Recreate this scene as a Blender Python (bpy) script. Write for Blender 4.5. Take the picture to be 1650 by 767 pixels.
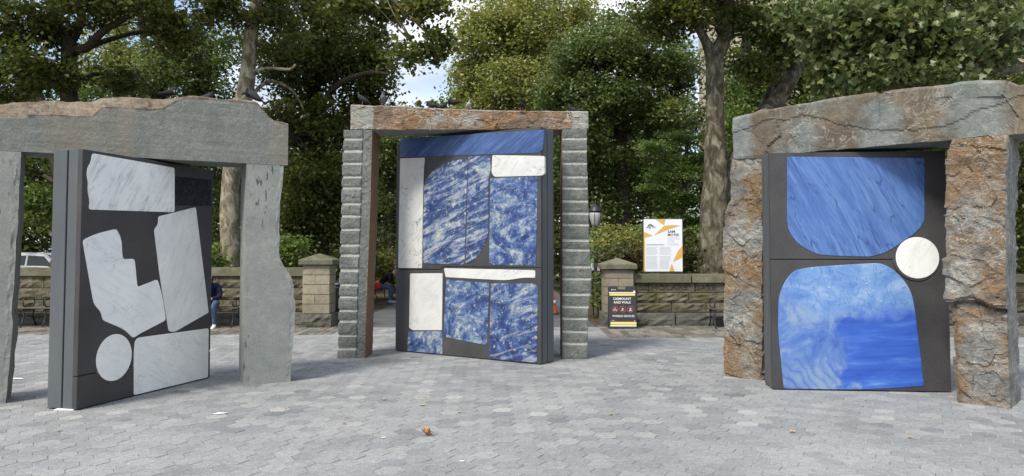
import bpy, bmesh, math, random
import numpy as np
from mathutils import Vector, Matrix, noise
R = math.radians
for _o in list(bpy.data.objects):
    bpy.data.objects.remove(_o, do_unlink=True)
SC = bpy.context.scene
COL = SC.collection

# ------------------------------------------------------------------ camera
F = 1220.0            # focal length in pixels of the 1650 px wide photograph
PX, PY = 825.0, 355.0
PITCH = math.atan((408.0 - PY) / F)
CAMZ = 1.6
cam_d = bpy.data.cameras.new('camera')
cam = bpy.data.objects.new('camera', cam_d)
COL.objects.link(cam)
cam.location = (0, 0, CAMZ)
cam.rotation_euler = (math.pi / 2 + PITCH, 0, 0)
cam_d.sensor_width = 36.0
cam_d.sensor_fit = 'HORIZONTAL'
cam_d.lens = F / 1650.0 * 36.0
cam_d.shift_y = -(383.5 - PY) / 1650.0
cam_d.clip_start = 0.1
cam_d.clip_end = 3000.0
SC.camera = cam

# ------------------------------------------------------------------ sky, sun, exposure
SUN_EL, SUN_ROT = 52.0, 216.0
world = bpy.data.worlds.new('World')
SC.world = world
world.use_nodes = True
wn, wl = world.node_tree.nodes, world.node_tree.links
wn.clear()
w_out = wn.new('ShaderNodeOutputWorld')
w_bg = wn.new('ShaderNodeBackground')
w_sky = wn.new('ShaderNodeTexSky')
w_sky.sky_type = 'NISHITA'
w_sky.sun_disc = False
w_sky.sun_elevation = R(SUN_EL)
w_sky.sun_rotation = R(SUN_ROT)
w_sky.air_density = 1.0
w_sky.dust_density = 1.5
w_tc = wn.new('ShaderNodeTexCoord')
w_map = wn.new('ShaderNodeMapping')
w_map.inputs['Scale'].default_value = (1.0, 1.0, 2.2)
w_n = wn.new('ShaderNodeTexNoise')
w_n.inputs['Scale'].default_value = 2.6
w_n.inputs['Detail'].default_value = 7.0
w_n.inputs['Roughness'].default_value = 0.55
w_r = wn.new('ShaderNodeValToRGB')
w_r.color_ramp.elements[0].position = 0.40
w_r.color_ramp.elements[1].position = 0.56
w_mix = wn.new('ShaderNodeMixRGB')
w_n2 = wn.new('ShaderNodeTexNoise')
w_n2.inputs['Scale'].default_value = 5.0
w_n2.inputs['Detail'].default_value = 6.0
w_r2 = wn.new('ShaderNodeValToRGB')
w_r2.color_ramp.elements[0].position = 0.38
w_r2.color_ramp.elements[0].color = (2.9, 3.1, 3.5, 1)
w_r2.color_ramp.elements[1].position = 0.66
w_r2.color_ramp.elements[1].color = (5.6, 5.7, 5.9, 1)
wl.new(w_map.outputs['Vector'], w_n2.inputs['Vector'])
wl.new(w_n2.outputs['Fac'], w_r2.inputs['Fac'])
wl.new(w_r2.outputs['Color'], w_mix.inputs['Color2'])
wl.new(w_tc.outputs['Generated'], w_map.inputs['Vector'])
wl.new(w_map.outputs['Vector'], w_n.inputs['Vector'])
wl.new(w_n.outputs['Fac'], w_r.inputs['Fac'])
wl.new(w_r.outputs['Color'], w_mix.inputs['Fac'])
wl.new(w_sky.outputs['Color'], w_mix.inputs['Color1'])
wl.new(w_mix.outputs['Color'], w_bg.inputs['Color'])
w_bg.inputs['Strength'].default_value = 0.15
wl.new(w_bg.outputs['Background'], w_out.inputs['Surface'])

sun_d = bpy.data.lights.new('sun', 'SUN')
sun_d.energy = 2.7
sun_d.angle = R(13.0)
sun_d.color = (1.0, 0.95, 0.87)
sun = bpy.data.objects.new('sun', sun_d)
COL.objects.link(sun)
_s = Vector((math.sin(R(SUN_ROT)) * math.cos(R(SUN_EL)), math.cos(R(SUN_ROT)) * math.cos(R(SUN_EL)), math.sin(R(SUN_EL))))
sun.rotation_euler = _s.to_track_quat('Z', 'Y').to_euler()
sun.location = _s * 60

SC.view_settings.view_transform = 'Standard'
SC.view_settings.look = 'None'
SC.view_settings.exposure = 0.74
SC.view_settings.gamma = 1.0
SC.view_settings.use_curve_mapping = False
SC.render.engine = 'CYCLES'
SC.cycles.max_bounces = 6
SC.cycles.diffuse_bounces = 3
SC.cycles.transmission_bounces = 4
SC.cycles.transparent_max_bounces = 6

# ------------------------------------------------------------------ helpers
def ray(px, py):
    x = (px - PX) / F
    y = -(py - PY) / F
    return Vector((x, math.cos(PITCH) - math.sin(PITCH) * y, math.sin(PITCH) + math.cos(PITCH) * y))

def ground(px, py, z=0.0):
    d = ray(px, py)
    t = (z - CAMZ) / d.z
    return Vector((d.x * t, d.y * t, z))

def at(px, py, Y):
    d = ray(px, py)
    t = Y / d.y
    return Vector((d.x * t, Y, CAMZ + d.z * t))

def trace(o, ang, px, py, off=0.0):
    """pixel -> (u, z) on the vertical plane through ground point o whose horizontal axis has angle ang"""
    n = Vector((-math.sin(ang), math.cos(ang), 0)); u = Vector((math.cos(ang), math.sin(ang), 0))
    d = ray(px, py)
    t = (Vector((o[0], o[1], 0)).dot(n) + off) / d.dot(n)
    p = d * t
    return ((p - Vector((o[0], o[1], 0))).dot(u), CAMZ + p.z)

def raw_mesh(name, verts, faces, smooth=False):
    me = bpy.data.meshes.new(name)
    me.from_pydata([tuple(v) for v in verts], [], faces)
    me.update()
    if smooth:
        me.polygons.foreach_set('use_smooth', [True] * len(me.polygons))
    return me

def np_mesh(name, verts, tris, attr=None, smooth=False):
    me = bpy.data.meshes.new(name)
    k = tris.shape[1]
    me.vertices.add(len(verts)); me.vertices.foreach_set('co', np.ascontiguousarray(verts, dtype=np.float32).ravel())
    me.loops.add(tris.size); me.loops.foreach_set('vertex_index', np.ascontiguousarray(tris, dtype=np.int32).ravel())
    me.polygons.add(len(tris))
    me.polygons.foreach_set('loop_start', np.arange(0, tris.size, k, dtype=np.int32))
    me.polygons.foreach_set('loop_total', np.full(len(tris), k, dtype=np.int32))
    if smooth:
        me.polygons.foreach_set('use_smooth', np.ones(len(tris), dtype=bool))
    if attr:
        for an, av in attr.items():
            a = me.attributes.new(an, 'FLOAT', 'POINT')
            a.data.foreach_set('value', np.ascontiguousarray(av, dtype=np.float32))
    me.update(calc_edges=True)
    me.validate()
    return me

def link(name, me, mat=None, parent=None, loc=None, rot=None):
    o = bpy.data.objects.new(name, me)
    COL.objects.link(o)
    if parent is not None:
        o.parent = parent
    if loc is not None:
        o.location = loc
    if rot is not None:
        o.rotation_euler = rot
    if mat is not None and me is not None and not me.materials:
        for m in (mat if isinstance(mat, (list, tuple)) else [mat]):
            me.materials.append(m)
    return o

def tag(o, label=None, cat=None, group=None, kind=None):
    if label: o['label'] = label
    if cat: o['category'] = cat
    if group: o['group'] = group
    if kind: o['kind'] = kind
    return o

def empty(name, loc=(0, 0, 0), rz=0.0):
    o = bpy.data.objects.new(name, None)
    COL.objects.link(o)
    o.location = loc
    o.rotation_euler = (0, 0, rz)
    o.empty_display_size = 0.2
    return o

def copy_tree(o, parent=None):
    c = o.copy()
    COL.objects.link(c)
    c.parent = parent
    for ch in list(o.children):
        copy_tree(ch, c)
    return c

class MB:
    """collects simple solids into one mesh"""
    def __init__(s):
        s.v, s.f = [], []
    def add(s, vs, fs):
        b = len(s.v)
        s.v += [tuple(v) for v in vs]
        s.f += [tuple(b + i for i in f) for f in fs]
    def box(s, x0, x1, y0, y1, z0, z1, ch=0.0, m=None):
        bm = bmesh.new()
        bmesh.ops.create_cube(bm, size=1.0)
        for v in bm.verts:
            v.co = Vector(((x0 + x1) / 2 + v.co.x * (x1 - x0), (y0 + y1) / 2 + v.co.y * (y1 - y0), (z0 + z1) / 2 + v.co.z * (z1 - z0)))
        if ch > 0:
            bmesh.ops.bevel(bm, geom=list(bm.edges), offset=ch, segments=1, affect='EDGES')
        if m is not None:
            bmesh.ops.transform(bm, matrix=m, verts=bm.verts)
        s.bm(bm)
    def bm(s, bm):
        bm.verts.index_update()
        s.add([v.co.copy() for v in bm.verts], [[v.index for v in f.verts] for f in bm.faces])
        bm.free()
    def tube(s, pts, rad, n=8, caps=True):
        pts = [Vector(p) for p in pts]
        if not isinstance(rad, (list, tuple)):
            rad = [rad] * len(pts)
        b = len(s.v)
        ref = None
        for i, p in enumerate(pts):
            t = (pts[min(i + 1, len(pts) - 1)] - pts[max(i - 1, 0)]).normalized()
            if ref is None:
                ref = Vector((1, 0, 0)) if abs(t.x) < 0.8 else Vector((0, 1, 0))
            a = (ref - t * ref.dot(t)).normalized()
            ref = a
            c = t.cross(a)
            for k in range(n):
                an = 2 * math.pi * k / n
                s.v.append(tuple(p + (a * math.cos(an) + c * math.sin(an)) * rad[i]))
        for i in range(len(pts) - 1):
            for k in range(n):
                k2 = (k + 1) % n
                s.f.append((b + i * n + k, b + i * n + k2, b + (i + 1) * n + k2, b + (i + 1) * n + k))
        if caps:
            s.f.append(tuple(b + k for k in reversed(range(n))))
            s.f.append(tuple(b + (len(pts) - 1) * n + k for k in range(n)))
    def lathe(s, prof, n=16, c=(0, 0, 0)):
        b = len(s.v)
        for r, z in prof:
            for k in range(n):
                an = 2 * math.pi * k / n
                s.v.append((c[0] + r * math.cos(an), c[1] + r * math.sin(an), c[2] + z))
        for i in range(len(prof) - 1):
            for k in range(n):
                k2 = (k + 1) % n
                s.f.append((b + i * n + k, b + i * n + k2, b + (i + 1) * n + k2, b + (i + 1) * n + k))
        s.f.append(tuple(b + k for k in reversed(range(n))))
        s.f.append(tuple(b + (len(prof) - 1) * n + k for k in range(n)))
    def build(s, name, mat=None, parent=None, smooth=False, loc=None, rot=None):
        return link(name, raw_mesh(name, s.v, s.f, smooth), mat, parent, loc, rot)

def poly_prism(pts, y0, y1, bev=0.0):
    """polygon in (x, z) extruded from y0 (front) to y1 (back)"""
    bm = bmesh.new()
    vs = [bm.verts.new((p[0], y0, p[1])) for p in pts]
    f = bm.faces.new(vs)
    bm.normal_update()
    if f.normal.y > 0:
        f.normal_flip()
    r = bmesh.ops.extrude_face_region(bm, geom=[f])
    nv = [g for g in r['geom'] if isinstance(g, bmesh.types.BMVert)]
    # extruded copy becomes the back... move it
    for v in nv:
        v.co.y = y1
    bmesh.ops.recalc_face_normals(bm, faces=bm.faces)
    if bev > 0:
        ed = [e for e in bm.edges if all(abs(v.co.y - y0) < 1e-6 for v in e.verts)]
        bmesh.ops.bevel(bm, geom=ed, offset=bev, segments=1, affect='EDGES')
    bmesh.ops.triangulate(bm, faces=[f for f in bm.faces if len(f.verts) > 4])
    me = bpy.data.meshes.new('poly')
    bm.to_mesh(me); bm.free()
    return me

def round_poly(pts, d):
    """sharp corners get a small radius d, shallow bends are smoothed into curves"""
    n = len(pts); q = []
    for i in range(n):
        a, b, c = Vector(pts[i - 1]), Vector(pts[i]), Vector(pts[(i + 1) % n])
        la, lc = (a - b).length, (c - b).length
        turn = math.degrees((b - a).angle(c - b, 0.0))
        k = d if turn > 48 else 1.0
        k = min(k, 0.42 * la, 0.42 * lc) if turn > 48 else 0.48 * min(la, lc)
        p0 = b + (a - b) * (k / la)
        p2 = b + (c - b) * (k / lc)
        m = 2 if turn > 48 else 5
        for j in range(m + 1):
            f = j / m
            q.append(tuple(p0 * (1 - f) ** 2 + b * 2 * f * (1 - f) + p2 * f * f))
    return q

def interp(x, xs, ys):
    return float(np.interp(x, xs, ys))

def text_mesh(s, size, align='CENTER', extrude=0.002, bold=0.0, spacing=1.0):
    cu = bpy.data.curves.new('t', 'FONT')
    cu.body = s; cu.size = size; cu.align_x = align; cu.align_y = 'CENTER'
    cu.extrude = extrude; cu.offset = bold; cu.space_character = spacing
    cu.resolution_u = 3
    o = bpy.data.objects.new('t', cu)
    COL.objects.link(o)
    dg = bpy.context.evaluated_depsgraph_get()
    me = bpy.data.meshes.new_from_object(o.evaluated_get(dg))
    bpy.data.objects.remove(o); bpy.data.curves.remove(cu)
    me.materials.clear()
    return me

def skin_mesh(verts, edges, rad, sub=1, root=0):
    me = bpy.data.meshes.new('skin')
    me.from_pydata([tuple(v) for v in verts], edges, [])
    o = bpy.data.objects.new('skin', me)
    COL.objects.link(o)
    md = o.modifiers.new('s', 'SKIN')
    md.use_smooth_shade = True
    md.branch_smoothing = 0.3
    if not me.skin_vertices:
        bpy.context.view_layer.objects.active = o
    sv = me.skin_vertices[0].data
    for i, r in enumerate(rad):
        rr = r if isinstance(r, (tuple, list)) else (r, r)
        sv[i].radius = rr
        sv[i].use_root = (i == root)
    ms = o.modifiers.new('b', 'SUBSURF')
    ms.levels = sub; ms.render_levels = sub
    dg = bpy.context.evaluated_depsgraph_get()
    dg.update()
    out = bpy.data.meshes.new_from_object(o.evaluated_get(dg))
    bpy.data.objects.remove(o)
    bpy.data.meshes.remove(me)
    out.polygons.foreach_set('use_smooth', [True] * len(out.polygons))
    return out

# ------------------------------------------------------------------ materials
class NT:
    def __init__(s, name):
        s.m = bpy.data.materials.new(name)
        s.m.use_nodes = True
        s.n, s.l = s.m.node_tree.nodes, s.m.node_tree.links
        s.n.clear()
        s.out = s.n.new('ShaderNodeOutputMaterial')
        s.b = s.n.new('ShaderNodeBsdfPrincipled')
        s.l.new(s.b.outputs[0], s.out.inputs['Surface'])
        s._tc = None
    def set(s, inp, v):
        if hasattr(v, 'is_output') or isinstance(v, bpy.types.NodeSocket):
            s.l.new(v, inp)
        elif isinstance(v, (tuple, list)) and len(v) == 3 and inp.type == 'RGBA':
            inp.default_value = (*v, 1)
        else:
            inp.default_value = v
    def tc(s, k='Object'):
        if s._tc is None:
            s._tc = s.n.new('ShaderNodeTexCoord')
        return s._tc.outputs[k]
    def mapping(s, vec=None, scale=(1, 1, 1), rot=(0, 0, 0), loc=(0, 0, 0)):
        v = vec if vec is not None else s.tc()
        if any(rot):
            n = s.n.new('ShaderNodeMapping')
            s.l.new(v, n.inputs['Vector'])
            n.inputs['Rotation'].default_value = rot
            v = n.outputs[0]
        n = s.n.new('ShaderNodeMapping')
        s.l.new(v, n.inputs['Vector'])
        n.inputs['Scale'].default_value = scale
        n.inputs['Location'].default_value = loc
        return n.outputs[0]
    def noise(s, scale, detail=4, rough=0.55, vec=None, dist=0.0, out='Fac'):
        n = s.n.new('ShaderNodeTexNoise')
        s.l.new(vec if vec is not None else s.tc(), n.inputs['Vector'])
        n.inputs['Scale'].default_value = scale
        n.inputs['Detail'].default_value = detail
        n.inputs['Roughness'].default_value = rough
        n.inputs['Distortion'].default_value = dist
        return n.outputs[out]
    def voro(s, scale, vec=None, feature='F1', out='Distance', rnd=1.0):
        n = s.n.new('ShaderNodeTexVoronoi')
        n.feature = feature
        s.l.new(vec if vec is not None else s.tc(), n.inputs['Vector'])
        n.inputs['Scale'].default_value = scale
        n.inputs['Randomness'].default_value = rnd
        return n.outputs[out]
    def ramp(s, fac, stops, interp='LINEAR'):
        n = s.n.new('ShaderNodeValToRGB')
        cr = n.color_ramp
        cr.interpolation = interp
        while len(cr.elements) < len(stops):
            cr.elements.new(0.5)
        for e, (p, c) in zip(cr.elements, stops):
            e.position = p
            e.color = (*c, 1) if isinstance(c, (tuple, list)) else (c, c, c, 1)
        s.set(n.inputs['Fac'], fac)
        return n.outputs['Color']
    def mix(s, fac, a, b, mode='MIX'):
        n = s.n.new('ShaderNodeMixRGB')
        n.blend_type = mode
        s.set(n.inputs['Fac'], fac); s.set(n.inputs['Color1'], a); s.set(n.inputs['Color2'], b)
        return n.outputs['Color']
    def math(s, op, a, b=0.0, clamp=False):
        n = s.n.new('ShaderNodeMath')
        n.operation = op; n.use_clamp = clamp
        s.set(n.inputs[0], a); s.set(n.inputs[1], b)
        return n.outputs[0]
    def attr(s, name, k='Fac'):
        n = s.n.new('ShaderNodeAttribute')
        n.attribute_name = name
        return n.outputs[k]
    def rand(s):
        n = s.n.new('ShaderNodeObjectInfo')
        return n.outputs['Random']
    def sep(s, vec=None):
        n = s.n.new('ShaderNodeSeparateXYZ')
        s.l.new(vec if vec is not None else s.tc(), n.inputs[0])
        return n.outputs
    def ridge(s, fac, width):
        """thin line where a noise crosses 0.5 -> 1 on the line"""
        d = s.math('ABSOLUTE', s.math('SUBTRACT', fac, 0.5))
        return s.ramp(d, [(0.0, 1.0), (width, 0.0)])
    def bump(s, h, strength=0.3, dist=0.02):
        n = s.n.new('ShaderNodeBump')
        n.inputs['Strength'].default_value = strength
        n.inputs['Distance'].default_value = dist
        s.set(n.inputs['Height'], h)
        s.l.new(n.outputs['Normal'], s.b.inputs['Normal'])
    def fin(s, col, rough=0.8, spec=0.3, metal=0.0):
        s.set(s.b.inputs['Base Color'], col)
        s.set(s.b.inputs['Roughness'], rough)
        s.b.inputs['Specular IOR Level'].default_value = spec
        s.b.inputs['Metallic'].default_value = metal
        return s.m

M = {}
def plain(name, col, rough=0.6, spec=0.3, var=0.15, scale=20.0, metal=0.0, bump=0.0):
    t = NT(name)
    n = t.noise(scale, 4)
    c = t.mix(n, tuple(x * (1 - var) for x in col), tuple(min(1, x * (1 + var)) for x in col))
    if bump:
        t.bump(n, bump, 0.01)
    M[name] = t.fin(c, rough, spec, metal)
    return M[name]

def rock(name, greys, rusts, base_rust=0.0, vein=0.25, bump=0.6, scale=1.0, pits=0.0, layer=(1, 1, 1), seed=0.0, stain=0.0):
    """stone: sawn greys where attribute rust = 0, weathered iron colours where rust = 1"""
    t = NT(name)
    v = t.mapping(scale=layer, loc=(seed, seed * 1.7, seed * 0.6))
    n1 = t.noise(2.2 * scale, 8, 0.62, v, 0.6)
    n2 = t.noise(9 * scale, 6, 0.65, v, 0.3)
    n3 = t.noise(60, 4, 0.6)
    g = t.ramp(t.math('ADD', t.math('MULTIPLY', n1, 0.55), t.math('MULTIPLY', n2, 0.45)),
               [(0.34, greys[0]), (0.5, greys[1]), (0.64, greys[2])])
    rr = [(0.28 + 0.44 * i / (len(rusts) - 1), c) for i, c in enumerate(rusts)]
    rc = t.ramp(t.math('ADD', t.math('MULTIPLY', n1, 0.7), t.math('MULTIPLY', n2, 0.3)), rr)
    msk = t.math('ADD', t.attr('rust'), base_rust)
    nm = t.noise(3.1 * scale, 6, 0.6, v, 0.8)
    fac = t.ramp(t.math('ADD', t.math('MULTIPLY', msk, 0.62), t.math('MULTIPLY', nm, 0.6)), [(0.53, 0.0), (0.73, 1.0)])
    c = t.mix(fac, g, rc)
    vn = t.ridge(t.noise(3.4 * scale, 5, 0.6, v, 1.6), 0.03)
    vm = t.math('MULTIPLY', vn, t.ramp(t.noise(1.7, 3, 0.5, v), [(0.42, 0.0), (0.62, 1.0)]))
    c = t.mix(t.math('MULTIPLY', vm, vein), c, (0.44, 0.43, 0.39))
    c = t.mix(t.math('MULTIPLY', t.attr('saw'), 0.85), c, (0.47, 0.465, 0.42))
    if pits:
        pv = t.mapping(scale=(9, 9, 3.2))
        p = t.ramp(t.noise(2.2, 3, 0.5, pv), [(0.59, 0.0), (0.62, 1.0)])
        pm = t.math('MULTIPLY', p, t.ramp(t.noise(1.1, 2, 0.5, t.mapping(scale=(2.2, 2, 0.35))), [(0.47, 0.0), (0.56, 1.0)]))
        c = t.mix(t.math('MULTIPLY', pm, pits), c, (0.055, 0.06, 0.055))
    if stain:
        st = t.ramp(t.noise(1.0, 3, 0.5, t.mapping(scale=(3.0, 1, 0.12))), [(0.46, 0.0), (0.62, 1.0)])
        c = t.mix(t.math('MULTIPLY', st, stain), c, (0.30, 0.245, 0.17))
        ly = t.noise(1.0, 5, 0.7, t.mapping(scale=(0.8, 1, 26)))
        c = t.mix(0.30, c, t.ramp(ly, [(0.35, 0.05), (0.65, 0.42)]), 'OVERLAY')
    c = t.mix(0.35, c, t.ramp(n3, [(0.3, 0.22), (0.7, 0.78)]), 'OVERLAY')
    h = t.math('ADD', t.math('MULTIPLY', n2, 0.7), t.math('MULTIPLY', n3, 0.12))
    t.bump(h, bump, 0.05)
    M[name] = t.fin(c, 0.82, 0.25)
    return M[name]

rock('bluestone', [(0.193, 0.209, 0.196), (0.226, 0.242, 0.225), (0.27, 0.283, 0.26)],
     [(0.20, 0.20, 0.18), (0.36, 0.24, 0.14), (0.34, 0.27, 0.2), (0.22, 0.14, 0.10), (0.46, 0.40, 0.30)], bump=0.15, vein=0.15, pits=0.9)
rock('bluestone_beam', [(0.163, 0.176, 0.16), (0.198, 0.21, 0.188), (0.244, 0.254, 0.224)],
     [(0.065, 0.043, 0.03), (0.185, 0.115, 0.062), (0.18, 0.155, 0.115), (0.095, 0.06, 0.043), (0.25, 0.185, 0.095), (0.25, 0.22, 0.165)], bump=0.35, vein=0.35, stain=0.35, scale=1.7)
rock('rust_beam', [(0.17, 0.18, 0.165), (0.23, 0.235, 0.21), (0.34, 0.335, 0.29)],
     [(0.075, 0.046, 0.032), (0.14, 0.085, 0.05), (0.205, 0.12, 0.062), (0.13, 0.103, 0.076), (0.22, 0.15, 0.085), (0.31, 0.27, 0.205)], vein=0.8, bump=0.6, scale=1.4, layer=(0.7, 1, 1.7), seed=3.0)
rock('hewn_grey', [(0.095, 0.107, 0.097), (0.14, 0.153, 0.139), (0.205, 0.216, 0.197)],
     [(0.15, 0.085, 0.045), (0.19, 0.11, 0.06), (0.16, 0.10, 0.06), (0.21, 0.14, 0.085)], vein=0.25, bump=0.9, scale=1.8, seed=5.0)
rock('mixed_beam', [(0.108, 0.122, 0.114), (0.15, 0.166, 0.154), (0.22, 0.234, 0.215)],
     [(0.05, 0.043, 0.034), (0.082, 0.069, 0.053), (0.11, 0.092, 0.069), (0.15, 0.122, 0.085), (0.19, 0.18, 0.155)], vein=0.4, bump=0.55, seed=8.0, scale=0.9)
rock('mixed_brown', [(0.095, 0.098, 0.092), (0.18, 0.18, 0.168), (0.36, 0.35, 0.315)],
     [(0.05, 0.038, 0.026), (0.115, 0.082, 0.053), (0.205, 0.132, 0.072), (0.16, 0.122, 0.082), (0.36, 0.315, 0.24)], vein=0.6, bump=1.0, scale=1.3, layer=(1, 1, 1.5), seed=11.0)

# dark cast door body
t = NT('door_dark')
n = t.noise(1.6, 5, 0.6); n2 = t.noise(40, 3)
c = t.ramp(n, [(0.3, (0.036, 0.036, 0.038)), (0.7, (0.066, 0.064, 0.065))])
c = t.mix(0.25, c, t.ramp(n2, [(0.3, 0.25), (0.7, 0.75)]), 'OVERLAY')
t.bump(n2, 0.05, 0.01)
M['door_dark'] = t.fin(c, t.ramp(n, [(0.3, 0.42), (0.7, 0.62)]), 0.35)
t = NT('door_edge')
n = t.noise(2.0, 5, 0.6, t.mapping(scale=(1, 1, 0.4)))
M['door_edge'] = t.fin(t.ramp(n, [(0.3, (0.07, 0.08, 0.088)), (0.7, (0.105, 0.115, 0.122))]), 0.5, 0.35)

def marble(name, ang=0.6, streak=0.35, crack=0.25, base=0.70, seed=0.0, warm=0.0):
    t = NT(name)
    v = t.mapping(rot=(0, ang, 0), scale=(1.0, 1.0, 5.0), loc=(seed, 0, seed))
    s1 = t.noise(3.2, 6, 0.65, v, 0.8)
    cl = t.noise(2.4, 6, 0.6, t.mapping(loc=(seed, 0, seed)), 0.5)
    c = t.ramp(cl, [(0.3, (base * 0.85, base * 0.86, base * 0.83)), (0.65, (base, base * (1 - 0.01 * warm), base * (0.955 - 0.03 * warm)))])
    c = t.mix(t.math('MULTIPLY', t.ramp(s1, [(0.50, 0.0), (0.66, 1.0)]), streak), c, (0.30, 0.32, 0.34))
    vv = t.ridge(t.noise(2.1, 5, 0.6, t.mapping(loc=(seed * 2, 0, -seed), rot=(0, ang * 0.7, 0), scale=(1, 1, 1.6)), 1.2), 0.014)
    vm = t.math('MULTIPLY', vv, t.ramp(t.noise(1.3, 2), [(0.45, 0.0), (0.6, 1.0)]))
    c = t.mix(t.math('MULTIPLY', vm, crack), c, (0.16, 0.15, 0.145))
    sp = t.ramp(t.noise(26, 2), [(0.68, 0.0), (0.74, 1.0)])
    c = t.mix(t.math('MULTIPLY', sp, 0.35), c, (0.34, 0.34, 0.34))
    M[name] = t.fin(c, 0.42, 0.35)
marble('marble_streaked', 0.95, 0.5, 0.25, 0.88, 2.0)
marble('marble_plain', -0.5, 0.16, 0.45, 0.90, 5.0)
marble('marble_cool', 1.1, 0.2, 0.2, 0.82, 9.0)
marble('marble_warm', -0.4, 0.15, 0.3, 0.88, 13.0, 0.8)
marble('marble_cracked', 0.9, 0.3, 1.0, 0.60, 17.0)
marble('marble_bright', 0.5, 0.2, 0.6, 0.62, 21.0)

t = NT('marble_black')
vv = t.ridge(t.noise(3.5, 5, 0.6, t.mapping(rot=(0, 0.5, 0), scale=(1, 1, 2.2)), 1.5), 0.012)
c = t.mix(t.math('MULTIPLY', vv, 0.28), (0.014, 0.015, 0.022), (0.22, 0.23, 0.26))
M['marble_black'] = t.fin(c, 0.45, 0.15)

def sodalite(name, seed, band=0.0, blue=0.5):
    t = NT(name)
    v = t.mapping(loc=(seed, 0, seed * 1.3), rot=(0, 0.3, 0), scale=(0.85, 1, 1.35))
    d = t.noise(1.7, 8, 0.70, v, 2.4)
    d2 = t.noise(11.0, 7, 0.78, v, 0.9)
    f = t.math('ADD', t.math('MULTIPLY', d, 0.66), t.math('MULTIPLY', d2, 0.34))
    s = 0.10 * (blue - 0.5)
    c = t.ramp(f, [(0.36 + s, (0.018, 0.03, 0.085)), (0.43 + s, (0.032, 0.06, 0.185)), (0.48 + s, (0.072, 0.125, 0.265)),
                   (0.525 + s, (0.19, 0.25, 0.33)), (0.57 + s, (0.33, 0.36, 0.36)), (0.66 + s, (0.52, 0.51, 0.45))])
    if band:
        bv = t.mapping(rot=(0, 0.36, 0), scale=(0.55, 1, 4.0), loc=(seed, 0, seed))
        b = t.noise(2.4, 6, 0.66, bv, 1.3)
        c = t.mix(t.math('MULTIPLY', t.ramp(b, [(0.50, 0.0), (0.535, 1.0)]), band), c, t.ramp(d2, [(0.35, (0.012, 0.022, 0.075)), (0.55, (0.028, 0.055, 0.165)), (0.7, (0.085, 0.13, 0.245))]))
        c = t.mix(t.math('MULTIPLY', t.ramp(b, [(0.40, 1.0), (0.46, 0.0)]), 0.5), c, (0.36, 0.37, 0.36))
    ck = t.ridge(t.noise(2.6, 7, 0.68, v, 2.0), 0.02)
    ckm = t.math('MULTIPLY', ck, t.ramp(t.noise(2.5, 3), [(0.46, 0.0), (0.56, 1.0)]))
    c = t.mix(t.math('MULTIPLY', ckm, 0.85), c, (0.02, 0.025, 0.05))
    sp = t.ramp(t.noise(15, 5, 0.75, v), [(0.60, 0.0), (0.66, 1.0)])
    c = t.mix(t.math('MULTIPLY', sp, 0.7), c, (0.07, 0.06, 0.055))
    w = t.ramp(t.noise(12, 6, 0.75, t.mapping(loc=(seed + 4, 0, 0))), [(0.57, 0.0), (0.63, 1.0)])
    c = t.mix(t.math('MULTIPLY', w, 0.6), c, (0.56, 0.56, 0.50))
    M[name] = t.fin(c, 0.35, 0.4)
sodalite('blue_banded', 1.0, 0.9, 0.6)
sodalite('blue_mottled', 6.0, 0.0, 0.8)
sodalite('blue_speckled', 12.0, 0.0, 0.7)
sodalite('blue_veined', 19.0, 0.3, 1.0)

def macaubas(name, rot, seed, c0, c1, c2, vein=0.8, sc=1.0):
    t = NT(name)
    v = t.mapping(rot=(0, rot, 0), scale=(0.8 * sc, 1, 6.0 * sc), loc=(seed, 0, seed))
    a = t.noise(1.5, 6, 0.6, v, 0.9)
    b = t.noise(5.0, 5, 0.6, v, 0.5)
    c = t.ramp(t.math('ADD', t.math('MULTIPLY', a, 0.65), t.math('MULTIPLY', b, 0.35)), [(0.34, c0), (0.5, c1), (0.66, c2)])
    vn = t.ridge(t.noise(1.6, 2, 0.5, t.mapping(rot=(0, rot, 0), scale=(0.45 * sc, 1, 3.4 * sc), loc=(seed, 0, 3)), 0.3), 0.008)
    c = t.mix(t.math('MULTIPLY', vn, vein), c, tuple(x * 0.6 for x in c0))
    vf = t.ridge(t.noise(3.4, 3, 0.5, t.mapping(rot=(0, rot, 0), scale=(0.4 * sc, 1, 3.8 * sc), loc=(seed, 0, 9)), 0.3), 0.02)
    c = t.mix(t.math('MULTIPLY', vf, vein * 0.6), c, tuple(x * 0.7 for x in c0))
    M[name] = t.fin(c, 0.38, 0.4)
    return t
macaubas('blue_dark_band', 0.55, 4.0, (0.02, 0.042, 0.13), (0.042, 0.085, 0.225), (0.09, 0.15, 0.32), 0.5)
macaubas('blue_diagonal', -1.08, 2.0, (0.045, 0.10, 0.29), (0.075, 0.155, 0.385), (0.125, 0.225, 0.46), 0.9)

# the stone with a deep blue pool below and pale crackled blue above
t = NT('blue_pool')
xyz = t.sep()
wob = t.noise(1.6, 5, 0.6, None, 0.4)
wob2 = t.noise(5, 5, 0.65)
pale = t.ramp(t.noise(2.6, 7, 0.66, t.mapping(scale=(1, 1, 1.8)), 0.8), [(0.3, (0.075, 0.17, 0.43)), (0.5, (0.15, 0.275, 0.52)), (0.68, (0.29, 0.40, 0.55))])
crk = t.ridge(t.noise(3.6, 4, 0.6, t.mapping(scale=(2.4, 1, 1.1)), 1.0), 0.022)
pale = t.mix(t.math('MULTIPLY', crk, 0.6), pale, (0.05, 0.11, 0.33))
fl = t.ramp(t.voro(9.0), [(0.05, 1.0), (0.10, 0.0)])
pale = t.mix(t.math('MULTIPLY', fl, 0.6), pale, (0.6, 0.68, 0.75))
pn = t.noise(2.0, 6, 0.65, t.mapping(scale=(0.7, 1, 5), rot=(0, 0.06, 0)), 0.4)
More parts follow.
